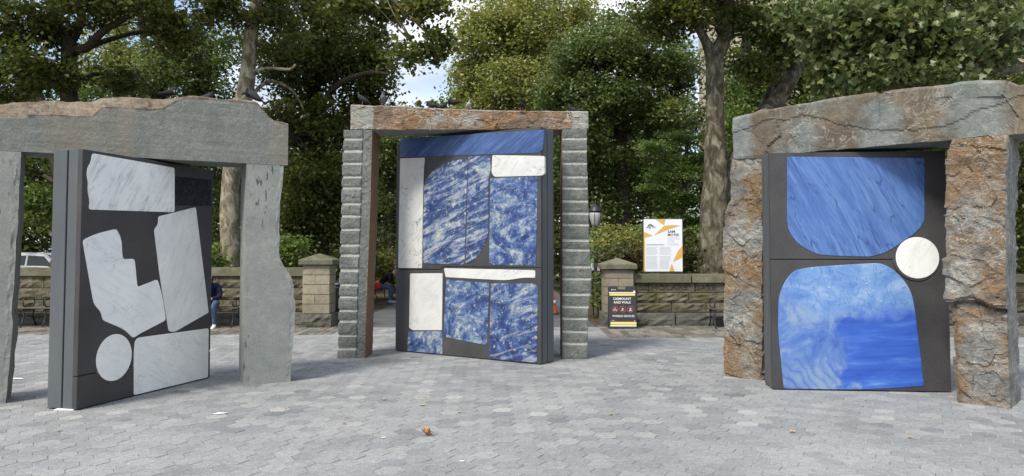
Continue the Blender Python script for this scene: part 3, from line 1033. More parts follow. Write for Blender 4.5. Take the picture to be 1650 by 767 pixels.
# sett borders before the walls
t = NT('sett')
p = geo_pos(t)
c = t.ramp(t.attr('tint'), [(0.0, (0.085, 0.08, 0.07)), (0.5, (0.14, 0.13, 0.11)), (1.0, (0.21, 0.195, 0.165))])
c = t.mix(0.5, c, t.ramp(t.noise(30, 4, 0.7, p), [(0.3, 0.2), (0.7, 0.8)]), 'OVERLAY')
lit = t.ramp(t.noise(6, 5, 0.7, p), [(0.55, 0.0), (0.64, 1.0)])
c = t.mix(t.math('MULTIPLY', lit, 0.5), c, (0.20, 0.15, 0.085))
t.fin(c, 0.9, 0.2); M['sett'] = t.m
def setts(name, x0, x1, y0, y1, label):
    rng = random.Random(5)
    V, Fq, T = [], [], []
    x = x0
    while x < x1:
        w = rng.uniform(0.13, 0.19)
        y = y0 - rng.uniform(0, 0.1)
        while y < y1:
            l = rng.uniform(0.24, 0.42)
            z = 0.014 + rng.gauss(0, 0.003)
            b0 = len(V)
            for rr, zz in ((0.006, -0.01), (0.008, z - 0.008), (0.018, z)):
                V += [(x + rr, y + rr, zz), (x + w - rr, y + rr, zz), (x + w - rr, y + l - rr, zz), (x + rr, y + l - rr, zz)]
            for k in (0, 4):
                for i in range(4):
                    Fq.append((b0 + k + i, b0 + k + (i + 1) % 4, b0 + k + 4 + (i + 1) % 4, b0 + k + 4 + i))
            Fq.append((b0 + 8, b0 + 9, b0 + 10, b0 + 11))
            T += [rng.random()] * 12
            y += l
        x += w
    me = raw_mesh(name, V, Fq)
    a = me.attributes.new('tint', 'FLOAT', 'POINT'); a.data.foreach_set('value', T)
    o = link(name, me, M['sett'])
    tag(o, label, 'paving', kind='stuff')
setts('sett_border', -16.5, -3.72, 15.0, 16.9, 'brown grey stone setts along the foot of the left park wall')
setts('sett_border', 1.85, 16.0, 14.5, 16.7, 'brown grey stone setts along the foot of the right park wall')

# wall stone
def sandstone(name, c0, c1, c2, moss=0.4, scale=1.0, bump=0.8, dark=0.6):
    t = NT(name)
    p = geo_pos(t)
    n1 = t.noise(3.2 * scale, 6, 0.65, p, 0.4); n2 = t.noise(14 * scale, 5, 0.7, p)
    c = t.ramp(t.math('ADD', t.math('MULTIPLY', n1, 0.6), t.math('MULTIPLY', n2, 0.4)), [(0.34, c0), (0.5, c1), (0.66, c2)])
    c = t.mix(0.35, c, t.mix(t.rand(), (0.32, 0.32, 0.32), (0.68, 0.66, 0.62)), 'OVERLAY')
    dk = t.ramp(t.noise(7, 5, 0.75, p), [(0.50, 0.0), (0.60, 1.0)])
    c = t.mix(t.math('MULTIPLY', dk, dark), c, tuple(x * 0.35 for x in c0))
    ms = t.ramp(t.noise(1.7, 5, 0.6, p), [(0.48, 0.0), (0.66, 1.0)])
    c = t.mix(t.math('MULTIPLY', ms, moss), c, (0.085, 0.085, 0.032))
    t.bump(n2, bump, 0.04)
    t.fin(c, 0.93, 0.15); M[name] = t.m
sandstone('wall_stone', (0.085, 0.078, 0.055), (0.14, 0.125, 0.088), (0.20, 0.178, 0.125), 0.55)
sandstone('coping_stone', (0.10, 0.098, 0.07), (0.15, 0.145, 0.102), (0.205, 0.195, 0.14), 0.45, bump=0.4, dark=0.25)
sandstone('pier_stone', (0.20, 0.18, 0.135), (0.27, 0.24, 0.178), (0.33, 0.295, 0.22), 0.2, bump=0.4, dark=0.18)
sandstone('plinth_stone', (0.085, 0.083, 0.075), (0.125, 0.12, 0.108), (0.175, 0.168, 0.15), 0.25, dark=0.5)
plain('mortar', (0.12, 0.11, 0.09), 0.95, 0.1)
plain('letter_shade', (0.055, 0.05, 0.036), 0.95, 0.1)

def stone_variants(n, nx, nz, amp, seed):
    out = []
    rng = random.Random(seed)
    for k in range(n):
        V, Fq = [], []
        for j in range(nz + 1):
            for i in range(nx + 1):
                x, z = i / nx, j / nz
                edge_ = i in (0, nx) or j in (0, nz)
                y = 0.0 if edge_ else -abs(rng.gauss(0.6, 0.45)) * amp
                V.append((min(max(x, 0.012), 0.988), y, min(max(z, 0.03), 0.97)))
        for j in range(nz):
            for i in range(nx):
                a = j * (nx + 1) + i
                Fq.append((a, a + 1, a + nx + 2, a + nx + 1))
        # back rim
        rim = [i for i in range(nx + 1)] + [j * (nx + 1) + nx for j in range(1, nz + 1)] + [nz * (nx + 1) + i for i in range(nx - 1, -1, -1)] + [j * (nx + 1) for j in range(nz - 1, 0, -1)]
        b0 = len(V)
        for q in rim:
            V.append((V[q][0], 1.0, V[q][2]))
        L = len(rim)
        for i in range(L):
            j = (i + 1) % L
            Fq.append((rim[i], b0 + i, b0 + j, rim[j]))
        Fq.append(tuple(b0 + i for i in reversed(range(L))))
        out.append(raw_mesh('stone', V, Fq))
    return out
ROUGH = stone_variants(8, 7, 4, 0.075, 3)
SMOOTH = stone_variants(3, 3, 2, 0.006, 4)
for q in ROUGH: q.materials.append(M['wall_stone'])
def with_mat(ms, mat):
    r = []
    for q in ms:
        c = q.copy(); c.materials.clear(); c.materials.append(M[mat]); r.append(c)
    return r
SMOOTH_W = with_mat(SMOOTH, 'wall_stone'); SMOOTH_P = with_mat(SMOOTH, 'pier_stone'); ROUGH_P = with_mat(ROUGH, 'pier_stone')
COPE = with_mat(SMOOTH, 'coping_stone'); PLINTH = with_mat(ROUGH, 'plinth_stone')

def put(name, me, parent, x, y, z, sx, sy, sz):
    o = bpy.data.objects.new(name, me)
    COL.objects.link(o); o.parent = parent
    o.location = (x, y, z); o.scale = (sx, sy, sz)
    return o

def park_wall(x0, x1, yf, h, label, seed, inscribed=False):
    rng = random.Random(seed)
    th = 0.42
    w = empty('park_wall', ((x0 + x1) / 2, yf, 0))
    tag(w, label, 'wall', 'stone walls flanking the park gate')
    ox = -(x0 + x1) / 2
    m = MB(); m.box(x0 + ox + 0.01, x1 + ox - 0.01, 0.03, th - 0.03, -0.03, h - 0.02)
    m.build('core', M['mortar'], w)
    hp = 0.30; hc = 0.19
    rows = [(hp + (h - hc - hp) * k / 3, (h - hc - hp) / 3) for k in range(3)]
    def course(z, dz, y, depth, meshes, name, lo, hi):
        x = x0 - rng.uniform(0, lo * 0.5)
        while x < x1:
            l = rng.uniform(lo, hi)
            a, b = max(x, x0), min(x + l, x1)
            if b - a > 0.05:
                put(name, rng.choice(meshes), w, a + ox, y, z, b - a, depth, dz)
            x += l
    course(-0.02, hp + 0.02, -0.10, th + 0.1, PLINTH, 'plinth_stone', 1.1, 1.8)
    for k, (z, dz) in enumerate(rows):
        course(z, dz, 0.0, th, SMOOTH_W if (inscribed and k == 2) else ROUGH, 'stone', 0.55, 1.05)
    course(h - hc, hc, -0.07, th + 0.14, COPE, 'coping_stone', 1.3, 2.0)
    return w, ox
YL, YR = 16.95, 16.75
wall_l, _ = park_wall(-17.0, -4.35, YL, 1.28, 'mossy brown stone park wall left of the gate, behind the benches', 2)
wall_r, oxr = park_wall(2.55, 17.0, YR, 1.14, 'mossy brown stone park wall right of the gate, inscribed below its coping', 7, True)
# incised inscription
for word, pa, pb in (('SCHOLARS', 1030, 1108), ('GATE', 1118, 1153)):
    xa, xb = at(pa, 465, YR).x, at(pb, 465, YR).x
    zc = 0.30 + (1.14 - 0.49) / 3 * 2.5
    me = text_mesh(word, 0.145, 'CENTER', 0.003, 0.001)
    xs = [v.co.x for v in me.vertices]
    sc = (xb - xa) / (max(xs) - min(xs))
    o = link('inscription', me, M['letter_shade'], wall_r, loc=((xa + xb) / 2 + oxr, -0.0085, zc), rot=(math.pi / 2, 0, 0))
    o.scale = (sc, 1, 1)

def pier(xc, yf, w, d, h, label, rough):
    p_ = empty('gate_pier', (xc, yf, 0))
    tag(p_, label, 'pier', 'stone piers of the park gate')
    rng = random.Random(int(abs(xc) * 10))
    hp, hcap = 0.30, 0.26
    put('plinth_stone', PLINTH[1], p_, -w / 2 - 0.06, -0.06, -0.02, w + 0.12, d + 0.12, hp + 0.02)
    m = MB(); m.box(-w / 2 + 0.02, w / 2 - 0.02, 0.02, d - 0.02, 0, h - hcap)
    m.build('core', M['mortar'], p_)
    n = 5; dz = (h - hcap - hp) / n
    for k in range(n):
        z = hp + k * dz
        if k % 2 == 0:
            put('stone', rng.choice(SMOOTH_P), p_, -w / 2, 0, z, w, d, dz)
        else:
            s = w * rng.uniform(0.44, 0.56)
            put('stone', rng.choice(SMOOTH_P), p_, -w / 2, 0, z, s, d, dz)
            put('stone', rng.choice(SMOOTH_P), p_, -w / 2 + s, 0, z, w - s, d, dz)
    a, b = w / 2 + 0.07, d / 2 + 0.07
    cy = d / 2
    V = []
    for s, z in ((1 - 0.03 / a, h - hcap), (1, h - hcap + 0.02), (1, h - 0.15), (0.97, h - 0.135)):
        V += [(-a * s, cy - b * s, z), (a * s, cy - b * s, z), (a * s, cy + b * s, z), (-a * s, cy + b * s, z)]
    V.append((0, cy, h))
    Fq = [(3, 2, 1, 0)]
    for k in range(3):
        for i in range(4):
            Fq.append((k * 4 + i, k * 4 + (i + 1) % 4, k * 4 + 4 + (i + 1) % 4, k * 4 + 4 + i))
    for i in range(4):
        Fq.append((12 + i, 12 + (i + 1) % 4, 16))
    link('cap', raw_mesh('cap', V, Fq), M['coping_stone'], p_)
    return p_
yl = 16.35
xa, xb = at(487, 470, yl).x, at(531, 470, yl).x
pier((xa + xb) / 2, yl, xb - xa, 0.58, 1.60, 'pale stone gate pier with pyramid cap left of the notched doorway', False)
yr = 16.58
xa, xb = at(974, 470, yr).x, at(1021, 470, yr).x
pier((xa + xb) / 2, yr, xb - xa, 0.58, 1.50, 'stone gate pier with pyramid cap behind the black folding sign', True)

# ================================================================== trees and planting
def leaf_mat(name, stops, trans=0.35):
    t = NT(name)
    c = t.ramp(t.attr('tint'), stops)
    t.set(t.b.inputs['Base Color'], c)
    t.b.inputs['Roughness'].default_value = 0.42
    t.b.inputs['Specular IOR Level'].default_value = 0.45
    tr = t.n.new('ShaderNodeBsdfTranslucent')
    hs = t.n.new('ShaderNodeHueSaturation')
    hs.inputs['Value'].default_value = 1.5
    hs.inputs['Saturation'].default_value = 1.1
    t.l.new(c, hs.inputs['Color']); t.l.new(hs.outputs[0], tr.inputs['Color'])
    mx = t.n.new('ShaderNodeMixShader')
    mx.inputs[0].default_value = trans
    t.l.new(t.b.outputs[0], mx.inputs[1]); t.l.new(tr.outputs[0], mx.inputs[2])
    t.l.new(mx.outputs[0], t.out.inputs['Surface'])
    M[name] = t.m
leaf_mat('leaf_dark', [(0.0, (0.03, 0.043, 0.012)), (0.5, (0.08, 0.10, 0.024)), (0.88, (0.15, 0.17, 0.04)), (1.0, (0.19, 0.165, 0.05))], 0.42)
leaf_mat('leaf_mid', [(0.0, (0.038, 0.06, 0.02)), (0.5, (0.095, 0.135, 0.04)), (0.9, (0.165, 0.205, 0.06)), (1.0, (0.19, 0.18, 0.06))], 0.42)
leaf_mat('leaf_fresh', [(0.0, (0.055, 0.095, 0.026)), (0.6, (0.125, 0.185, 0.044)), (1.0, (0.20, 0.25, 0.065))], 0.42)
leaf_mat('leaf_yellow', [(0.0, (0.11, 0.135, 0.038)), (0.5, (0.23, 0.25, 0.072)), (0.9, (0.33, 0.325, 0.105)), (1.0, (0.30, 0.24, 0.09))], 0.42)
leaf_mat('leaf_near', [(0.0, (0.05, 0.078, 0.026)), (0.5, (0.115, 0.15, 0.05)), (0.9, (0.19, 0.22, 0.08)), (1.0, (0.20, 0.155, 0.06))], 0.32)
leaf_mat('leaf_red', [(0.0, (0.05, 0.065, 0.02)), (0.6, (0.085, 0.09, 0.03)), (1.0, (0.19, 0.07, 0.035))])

t = NT('bark_plane')
v = t.mapping(scale=(1, 1, 0.55))
pt = t.noise(5.5, 5, 0.6, v, 0.8)
c = t.ramp(pt, [(0.36, (0.045, 0.04, 0.028)), (0.48, (0.08, 0.07, 0.048)), (0.53, (0.115, 0.103, 0.073)), (0.66, (0.22, 0.20, 0.15))])
c = t.mix(0.4, c, t.ramp(t.noise(30, 4, 0.7, v), [(0.3, 0.2), (0.7, 0.8)]), 'OVERLAY')
t.bump(t.noise(14, 5, 0.7, v), 0.6, 0.03)
M['bark_plane'] = t.fin(c, 0.9, 0.15)
t = NT('bark_pale')
v = t.mapping(scale=(1, 1, 0.55))
pt = t.noise(5.5, 5, 0.6, v, 0.8)
c = t.ramp(pt, [(0.36, (0.09, 0.078, 0.05)), (0.48, (0.16, 0.14, 0.095)), (0.53, (0.22, 0.195, 0.135)), (0.66, (0.34, 0.31, 0.23))])
c = t.mix(0.4, c, t.ramp(t.noise(30, 4, 0.7, v), [(0.3, 0.2), (0.7, 0.8)]), 'OVERLAY')
t.bump(t.noise(14, 5, 0.7, v), 0.6, 0.03)
M['bark_pale'] = t.fin(c, 0.9, 0.15)
t = NT('bark_dark')
v = t.mapping(scale=(3, 3, 0.5))
nn = t.noise(7, 5, 0.7, v)
c = t.ramp(nn, [(0.35, (0.03, 0.025, 0.02)), (0.6, (0.075, 0.065, 0.05)), (0.75, (0.12, 0.105, 0.08))])
t.bump(nn, 0.8, 0.04)
M['bark_dark'] = t.fin(c, 0.95, 0.1)

KITE_V = np.array([(0, 0, 0), (-0.36, 0.42, 0.07), (0, 1.0, -0.04), (0.36, 0.42, 0.07)])
KITE_T = np.array([(0, 1, 2), (0, 2, 3)])
# five-lobed plane leaf
_ol = [(0.0, 0.0), (0.16, 0.06), (0.42, -0.02), (0.36, 0.20), (0.55, 0.44), (0.27, 0.50), (0.20, 0.66), (0.0, 1.0), (-0.20, 0.66), (-0.27, 0.50), (-0.55, 0.44), (-0.36, 0.20), (-0.42, -0.02), (-0.16, 0.06)]
LOBE_V = np.array([(0, 0.34, 0.0)] + [(x, y, 0.16 * abs(x) - 0.10 * max(0, y - 0.5)) for x, y in _ol])
LOBE_T = np.array([(0, i, i % 14 + 1) for i in range(1, 15)])

def leaves(rng, pos, size, lobed=False, up=0.7, svar=0.35, shade=None):
    n = len(pos)
    nv = rng.normal(size=(n, 3)); nv[:, 2] = np.abs(nv[:, 2]) * 0.6 + up
    nv /= np.linalg.norm(nv, axis=1, keepdims=True)
    dv = rng.normal(size=(n, 3)); dv[:, 2] -= 0.35
    dv -= nv * (dv * nv).sum(1, keepdims=True)
    dv /= np.linalg.norm(dv, axis=1, keepdims=True) + 1e-9
    sv = np.cross(dv, nv)
    L = LOBE_V if lobed else KITE_V
    T = LOBE_T if lobed else KITE_T
    s = size * (1 + svar * rng.uniform(-1, 1, n))
    X = (pos[:, None, :] + s[:, None, None] * (L[None, :, 0:1] * sv[:, None, :] + L[None, :, 1:2] * dv[:, None, :] + L[None, :, 2:3] * nv[:, None, :]))
    tris = (T[None] + (np.arange(n) * len(L))[:, None, None]).reshape(-1, 3)
    tv = rng.beta(2.2, 2.2, n)
    if shade is not None: tv = tv * 0.72 + 0.14 + shade
    tint = np.repeat(np.clip(tv, 0, 1), len(L))
    return X.reshape(-1, 3), tris, tint

def bez(a, b, sag, n=6, rng=None, wob=0.0):
    a, b = Vector(a), Vector(b)
    m = (a + b) / 2 + Vector((0, 0, sag))
    pts = []
    for i in range(n + 1):
        f = i / n
        p = a * (1 - f) ** 2 + m * 2 * f * (1 - f) + b * f * f
        if rng is not None and 0 < i < n:
            p += Vector(rng.normal(size=3) * wob)
        pts.append(p)
    return pts

def make_tree(name, label, base, trunk, lobes, mat, bark='bark_dark', leaf=0.15, per=70, cr=0.45, seed=0, limbs=(), lobed=False, up=0.7, group=None, cat='tree', attach=None, flat=0.6, twig=0.012):
    """trunk: [(x, y, z, r)] world coordinates; lobes: [(x, y, z, rx, ry, rz, clusters)] world coordinates"""
    rng = np.random.default_rng(seed)
    if not lobed and cat == 'tree':
        leaf, per = leaf * 0.80, per * 1.75
        lobes = [(*q[:6], int(q[6] * 1.3)) for q in lobes]
    bx, by = base
    e = empty(name, (bx, by, 0))
    tag(e, label, cat, group)
    off = Vector((bx, by, 0))
    m = MB()
    nodes = []
    def addtube(pts, rad, n=9):
        m.tube([Vector(p) - off for p in pts], rad, n)
        for p, r in zip(pts, rad): nodes.append((Vector(p), r))
    def smooth(tr):
        P = [Vector(q[:3]) for q in tr]; Rr = [q[3] for q in tr]
        out, ro = [], []
        for i in range(len(P) - 1):
            for k in range(4):
                f = k / 4
                p0, p1, p2, p3 = P[max(i - 1, 0)], P[i], P[i + 1], P[min(i + 2, len(P) - 1)]
                p = 0.5 * ((2 * p1) + (p2 - p0) * f + (2 * p0 - 5 * p1 + 4 * p2 - p3) * f * f + (3 * p1 - p0 - 3 * p2 + p3) * f ** 3)
                out.append(p); ro.append((Rr[i] * (1 - f) + Rr[i + 1] * f) * (1 + 0.04 * math.sin(5.1 * len(out) + seed)))
        out.append(P[-1]); ro.append(Rr[-1])
        return out, ro
    if trunk:
        addtube(*smooth(trunk), n=12)
    for lb in limbs:
        addtube(*smooth(lb))
    pos = []; shd = []
    for (x, y, z, rx, ry, rz, nc) in lobes:
        c = Vector((x, y, z))
        if nodes:
            near = min(nodes, key=lambda q: (q[0] - c).length + max(0, q[0].z - c.z) * 1.5)
            r0 = min(near[1] * 0.55, 0.10)
            if (near[0] - c).length > 0.5:
                pts = bez(near[0], c, 0.25 * (c - near[0]).length * 0.5, 6, rng, 0.06)
                addtube(pts, [r0 + (0.022 - r0) * i / 6 for i in range(7)], 6)
        for k in range(nc):
            d = rng.normal(size=3); d /= np.linalg.norm(d)
            rad = rng.uniform(0.15, 1.0) ** 0.45
            cc = np.array([x + d[0] * rx * rad, y + d[1] * ry * rad, z + d[2] * rz * rad])
            cv = Vector(cc)
            if nodes and rng.random() < 0.75:
                sub = nodes[-40:] if len(nodes) > 40 else nodes
                nr = min(sub, key=lambda q: (q[0] - cv).length)
                if (nr[0] - cv).length < 2.5:
                    pts = bez(nr[0], cv, 0.05, 3, rng, 0.04)
                    m.tube([p - off for p in pts], [twig * 1.6, twig * 1.3, twig, twig * 0.5], 4)
            n = max(4, int(per * rng.uniform(0.5, 1.5)))
            R_ = cr * rng.uniform(0.6, 1.35)
            q = rng.normal(size=(n, 3)) * np.array([R_, R_, R_ * flat]) * 0.62
            pos.append(cc + q); shd.append(np.full(n, rng.normal() * 0.16))
    pos = np.concatenate(pos)
    pos[:, 0] -= bx; pos[:, 1] -= by
    shd = np.concatenate(shd); keep = pos[:, 2] > 0.05
    pos, shd = pos[keep], shd[keep]
    V, T, tint = leaves(rng, pos, leaf, lobed, up, shade=shd)
    if m.v:
        m.build('trunk' if trunk else 'stems', M[bark], e, smooth=True)
    link('crown' if cat == 'tree' else 'foliage', np_mesh('crown', V, T, {'tint': tint}), M[mat], e)
    return e

def P(px, py, Y):
    p = at(px, py, Y)
    return (p.x, p.y, p.z)
def TR(Y, pts):
    """trunk through picture points at depth Y: (px, py, radius in px)"""
    out = []
    for px, py, r in pts:
        p = at(px, py, Y)
        out.append((p.x, p.y, p.z, r / F * Y))
    b = out[0]
    return [(b[0], b[1], -0.1, b[3] * 1.35), (b[0], b[1], 0.35, b[3] * 1.08)] + out
def LB(px, py, Y, wx, wy, dy, nc):
    p = at(px, py, Y)
    return (p.x, p.y, p.z, wx / F * Y, dy, wy / F * Y, nc)
def base_of(tr):
    return (tr[0][0], tr[0][1])

# plane tree left, pale trunk rising behind the left doorway
tr = TR(18.6, [(372, 425, 16), (370, 350, 15), (373, 280, 14.5), (385, 200, 14), (398, 130, 13), (404, 60, 11), (414, 0, 10), (428, -80, 9), (440, -170, 7)])
make_tree('plane_tree', 'plane tree with a pale mottled trunk rising behind the left doorway', base_of(tr), tr,
          [LB(470, -120, 18.6, 130, 60, 2.2, 34), LB(605, 5, 17.0, 60, 22, 0.8, 18), LB(690, 12, 16.6, 46, 16, 0.6, 9), LB(702, 70, 16.4, 12, 34, 0.3, 5), LB(660, 92, 16.5, 26, 8, 0.3, 4), LB(350, 10, 18, 40, 34, 0.8, 16),
           LB(440, 40, 19, 40, 50, 1.0, 16), LB(320, -90, 18, 120, 50, 2, 26), LB(560, -60, 17.4, 90, 40, 1.2, 20)],
          'leaf_dark', 'bark_pale', 0.16, 46, 0.32, 11,
          limbs=[[(*P(424, -60, 18.6), .1), (*P(480, -70, 18.0), .09), (*P(560, -50, 17.4), .07), (*P(640, 8, 16.8), .04), (*P(694, 60, 16.5), .018)],
                 [(*P(396, 118, 18.6), .05), (*P(430, 110, 18.4), .04), (*P(466, 112, 18.2), .035), (*P(476, 104, 18.2), .03)],
                 [(*P(388, 175, 18.6), .06), (*P(430, 132, 19.2), .05), (*P(470, 145, 19.6), .03), (*P(490, 178, 19.8), .02)]])
# spreading tree at far left
tr = TR(20.5, [(116, 425, 15), (116, 300, 14), (114, 200, 13), (110, 130, 12), (112, 80, 12), (110, 62, 11)])
make_tree('spreading_tree', 'spreading tree whose trunk forks above the left end of the long grey lintel', base_of(tr), tr,
          [LB(30, 40, 20, 70, 44, 1.6, 44), LB(10, 130, 20.5, 60, 30, 1.3, 26), LB(140, 10, 20, 60, 26, 1.4, 20), LB(70, 110, 19.5, 46, 34, 1.0, 22), LB(220, 20, 20, 60, 24, 1.2, 22),
           LB(60, -80, 20, 160, 60, 2.2, 44), LB(250, -60, 20, 90, 40, 1.6, 24), LB(300, 60, 21, 50, 40, 1.2, 16), LB(200, 125, 21, 40, 16, 0.8, 10), LB(-90, 60, 20, 70, 80, 2, 30)],
          'leaf_dark', 'bark_dark', 0.16, 48, 0.36, 12,
          limbs=[[(*P(110, 64, 20.5), .15), (*P(92, 36, 20.4), .12), (*P(78, 0, 20.3), .1), (*P(66, -50, 20.2), .07)],
                 [(*P(112, 70, 20.5), .14), (*P(128, 40, 20.8), .12), (*P(135, 0, 21), .1), (*P(150, -60, 21), .06)],
                 [(*P(114, 84, 20.5), .13), (*P(140, 76, 20.2), .12), (*P(166, 50, 20), .1), (*P(200, 30, 19.8), .08), (*P(235, 4, 19.6), .06), (*P(270, -20, 19.6), .04)],
                 [(*P(135, 80, 20.5), .08), (*P(170, 66, 21), .075), (*P(225, 52, 21.5), .06), (*P(280, 56, 22), .05), (*P(310, 66, 22), .03)]])
# dark tree in the shade
tr = TR(27, [(262, 425, 16), (258, 300, 14), (256, 200, 12), (258, 120, 12), (262, 70, 11), (272, 0, 9), (276, -80, 7)])
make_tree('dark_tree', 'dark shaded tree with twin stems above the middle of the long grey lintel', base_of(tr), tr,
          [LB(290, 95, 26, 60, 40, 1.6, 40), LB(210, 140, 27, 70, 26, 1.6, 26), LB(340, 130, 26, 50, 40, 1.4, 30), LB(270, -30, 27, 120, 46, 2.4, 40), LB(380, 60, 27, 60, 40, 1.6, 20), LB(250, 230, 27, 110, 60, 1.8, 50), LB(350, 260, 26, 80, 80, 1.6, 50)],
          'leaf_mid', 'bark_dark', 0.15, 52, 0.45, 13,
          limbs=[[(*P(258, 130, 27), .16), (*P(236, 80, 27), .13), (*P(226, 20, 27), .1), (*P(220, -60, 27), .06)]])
# leaning dark stems at the far left
tr = TR(24, [(104, 320, 13), (88, 240, 12), (60, 160, 11), (40, 110, 10), (20, 60, 8), (8, 0, 6)])
make_tree('leaning_tree', 'tree with dark leaning stems at the far left edge', base_of(tr), tr,
          [LB(40, 290, 25, 60, 60, 1.4, 44), LB(66, 330, 24, 40, 30, 1.0, 22), LB(0, 200, 25, 60, 60, 1.5, 40), LB(100, 150, 26, 60, 40, 1.4, 26), LB(-60, 260, 24, 60, 90, 2, 36)],
          'leaf_fresh', 'bark_dark', 0.14, 46, 0.42, 14)
# dense dark tree between the two left doorways
tr = TR(22.5, [(515, 425, 17), (512, 300, 15), (508, 200, 14), (505, 100, 12), (515, 0, 9)])
make_tree('dense_tree', 'dense dark tree filling the gap between the left and notched doorways', base_of(tr), tr,
          [LB(540, 70, 22, 80, 70, 1.9, 80), LB(470, 110, 22, 60, 50, 1.5, 44), LB(595, 110, 22, 34, 50, 1.2, 34), LB(520, 190, 22, 90, 50, 1.8, 56), LB(500, 290, 21.5, 70, 60, 1.4, 56), LB(540, 350, 22, 50, 50, 1.2, 36),
           LB(480, -20, 22, 90, 50, 1.8, 40), LB(590, 180, 22.5, 30, 40, 1.0, 18), LB(470, 370, 22, 50, 40, 1.2, 30)],
          'leaf_dark', 'bark_dark', 0.15, 52, 0.42, 15,
          limbs=[[(*P(507, 190, 22.5), .12), (*P(540, 140, 21.2), .09), (*P(590, 118, 20.4), .06), (*P(628, 120, 20.2), .03)], [(*P(508, 260, 22.5), .1), (*P(470, 220, 21), .07), (*P(440, 170, 20.4), .04)]])
# pale sunlit tree above the notched doorway
tr = TR(38, [(845, 425, 10), (848, 300, 9), (850, 200, 8.5), (845, 100, 7), (840, 0, 5), (838, -60, 3)])
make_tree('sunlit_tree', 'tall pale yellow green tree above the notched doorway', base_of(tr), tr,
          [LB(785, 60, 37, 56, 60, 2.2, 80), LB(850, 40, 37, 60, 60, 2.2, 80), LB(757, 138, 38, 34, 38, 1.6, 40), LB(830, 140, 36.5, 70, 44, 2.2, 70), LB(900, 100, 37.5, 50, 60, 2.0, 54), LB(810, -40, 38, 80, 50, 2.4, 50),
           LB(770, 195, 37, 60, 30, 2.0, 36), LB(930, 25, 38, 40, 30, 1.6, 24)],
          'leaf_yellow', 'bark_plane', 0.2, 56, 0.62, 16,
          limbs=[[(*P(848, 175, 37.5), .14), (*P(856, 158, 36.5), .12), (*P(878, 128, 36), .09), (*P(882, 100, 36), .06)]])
# mid green tree right of the notched doorway
tr = TR(28.5, [(1005, 425, 13), (1002, 300, 12), (1000, 200, 11), (1005, 120, 9), (1010, 60, 6)])
make_tree('broad_tree', 'broad mid green tree behind the street lamp, right of the notched doorway', base_of(tr), tr,
          [LB(940, 90, 28, 50, 44, 1.8, 60), LB(1010, 80, 27.5, 60, 44, 2.0, 70), LB(1085, 110, 28, 44, 40, 1.6, 44), LB(970, 160, 27.5, 70, 40, 1.8, 60), LB(1070, 190, 28, 60, 44, 1.8, 44), LB(930, 220, 28, 50, 44, 1.6, 40),
           LB(1000, 260, 28.5, 70, 50, 1.6, 40), LB(1010, 40, 29, 50, 26, 1.6, 26), LB(960, 320, 29, 60, 40, 1.6, 36), LB(1060, 300, 29, 50, 60, 1.6, 36), LB(900, 165, 29, 40, 50, 1.6, 40), LB(905, 270, 29, 40, 50, 1.6, 36)],
          'leaf_mid', 'bark_dark', 0.16, 54, 0.45, 17,
          limbs=[[(*P(1002, 180, 28.5), .12), (*P(1020, 132, 28), .1), (*P(1015, 90, 28), .07)]])
# big plane tree beside the notice board
tr = TR(18.2, [(1148, 430, 24), (1150, 350, 22), (1153, 280, 20), (1152, 200, 15), (1152, 130, 14.5), (1150, 85, 15)])
make_tree('plane_tree', 'large forked plane tree with a mottled trunk beside the notice board', base_of(tr), tr,
          [LB(1085, 25, 18, 50, 30, 1.2, 24), LB(1150, -30, 18, 120, 40, 1.8, 44), LB(1195, 40, 18.4, 34, 30, 0.8, 14), LB(1060, -60, 18, 80, 40, 1.4, 26), LB(1265, 60, 19.2, 40, 40, 1.0, 22), LB(1330, -60, 18.5, 120, 46, 2.0, 44),
           LB(1215, 110, 19, 26, 26, 0.6, 8)],
          'leaf_dark', 'bark_plane', 0.16, 44, 0.34, 18,
          limbs=[[(*P(1150, 95, 18.2), .16), (*P(1137, 66, 18.2), .12), (*P(1122, 40, 18.1), .1), (*P(1095, 15, 18), .07), (*P(1070, -10, 18), .05)],
                 [(*P(1150, 95, 18.2), .2), (*P(1164, 68, 18.3), .19), (*P(1172, 40, 18.4), .17), (*P(1174, 0, 18.5), .15), (*P(1180, -80, 18.5), .11)],
                 [(*P(1152, 330, 18.2), .22), (*P(1175, 285, 18.5), .24), (*P(1215, 215, 18.9), .23), (*P(1262, 145, 19.2), .22), (*P(1288, 95, 19.4), .19), (*P(1306, 50, 19.5), .14), (*P(1330, -10, 19.6), .1)],
                 [(*P(1185, 270, 18.6), .14), (*P(1222, 190, 19.6), .13), (*P(1256, 110, 20), .11), (*P(1270, 40, 20.3), .08)],
                 [(*P(1124, 44, 18.1), .06), (*P(1098, 28, 18), .05), (*P(1060, 20, 18), .03)]])
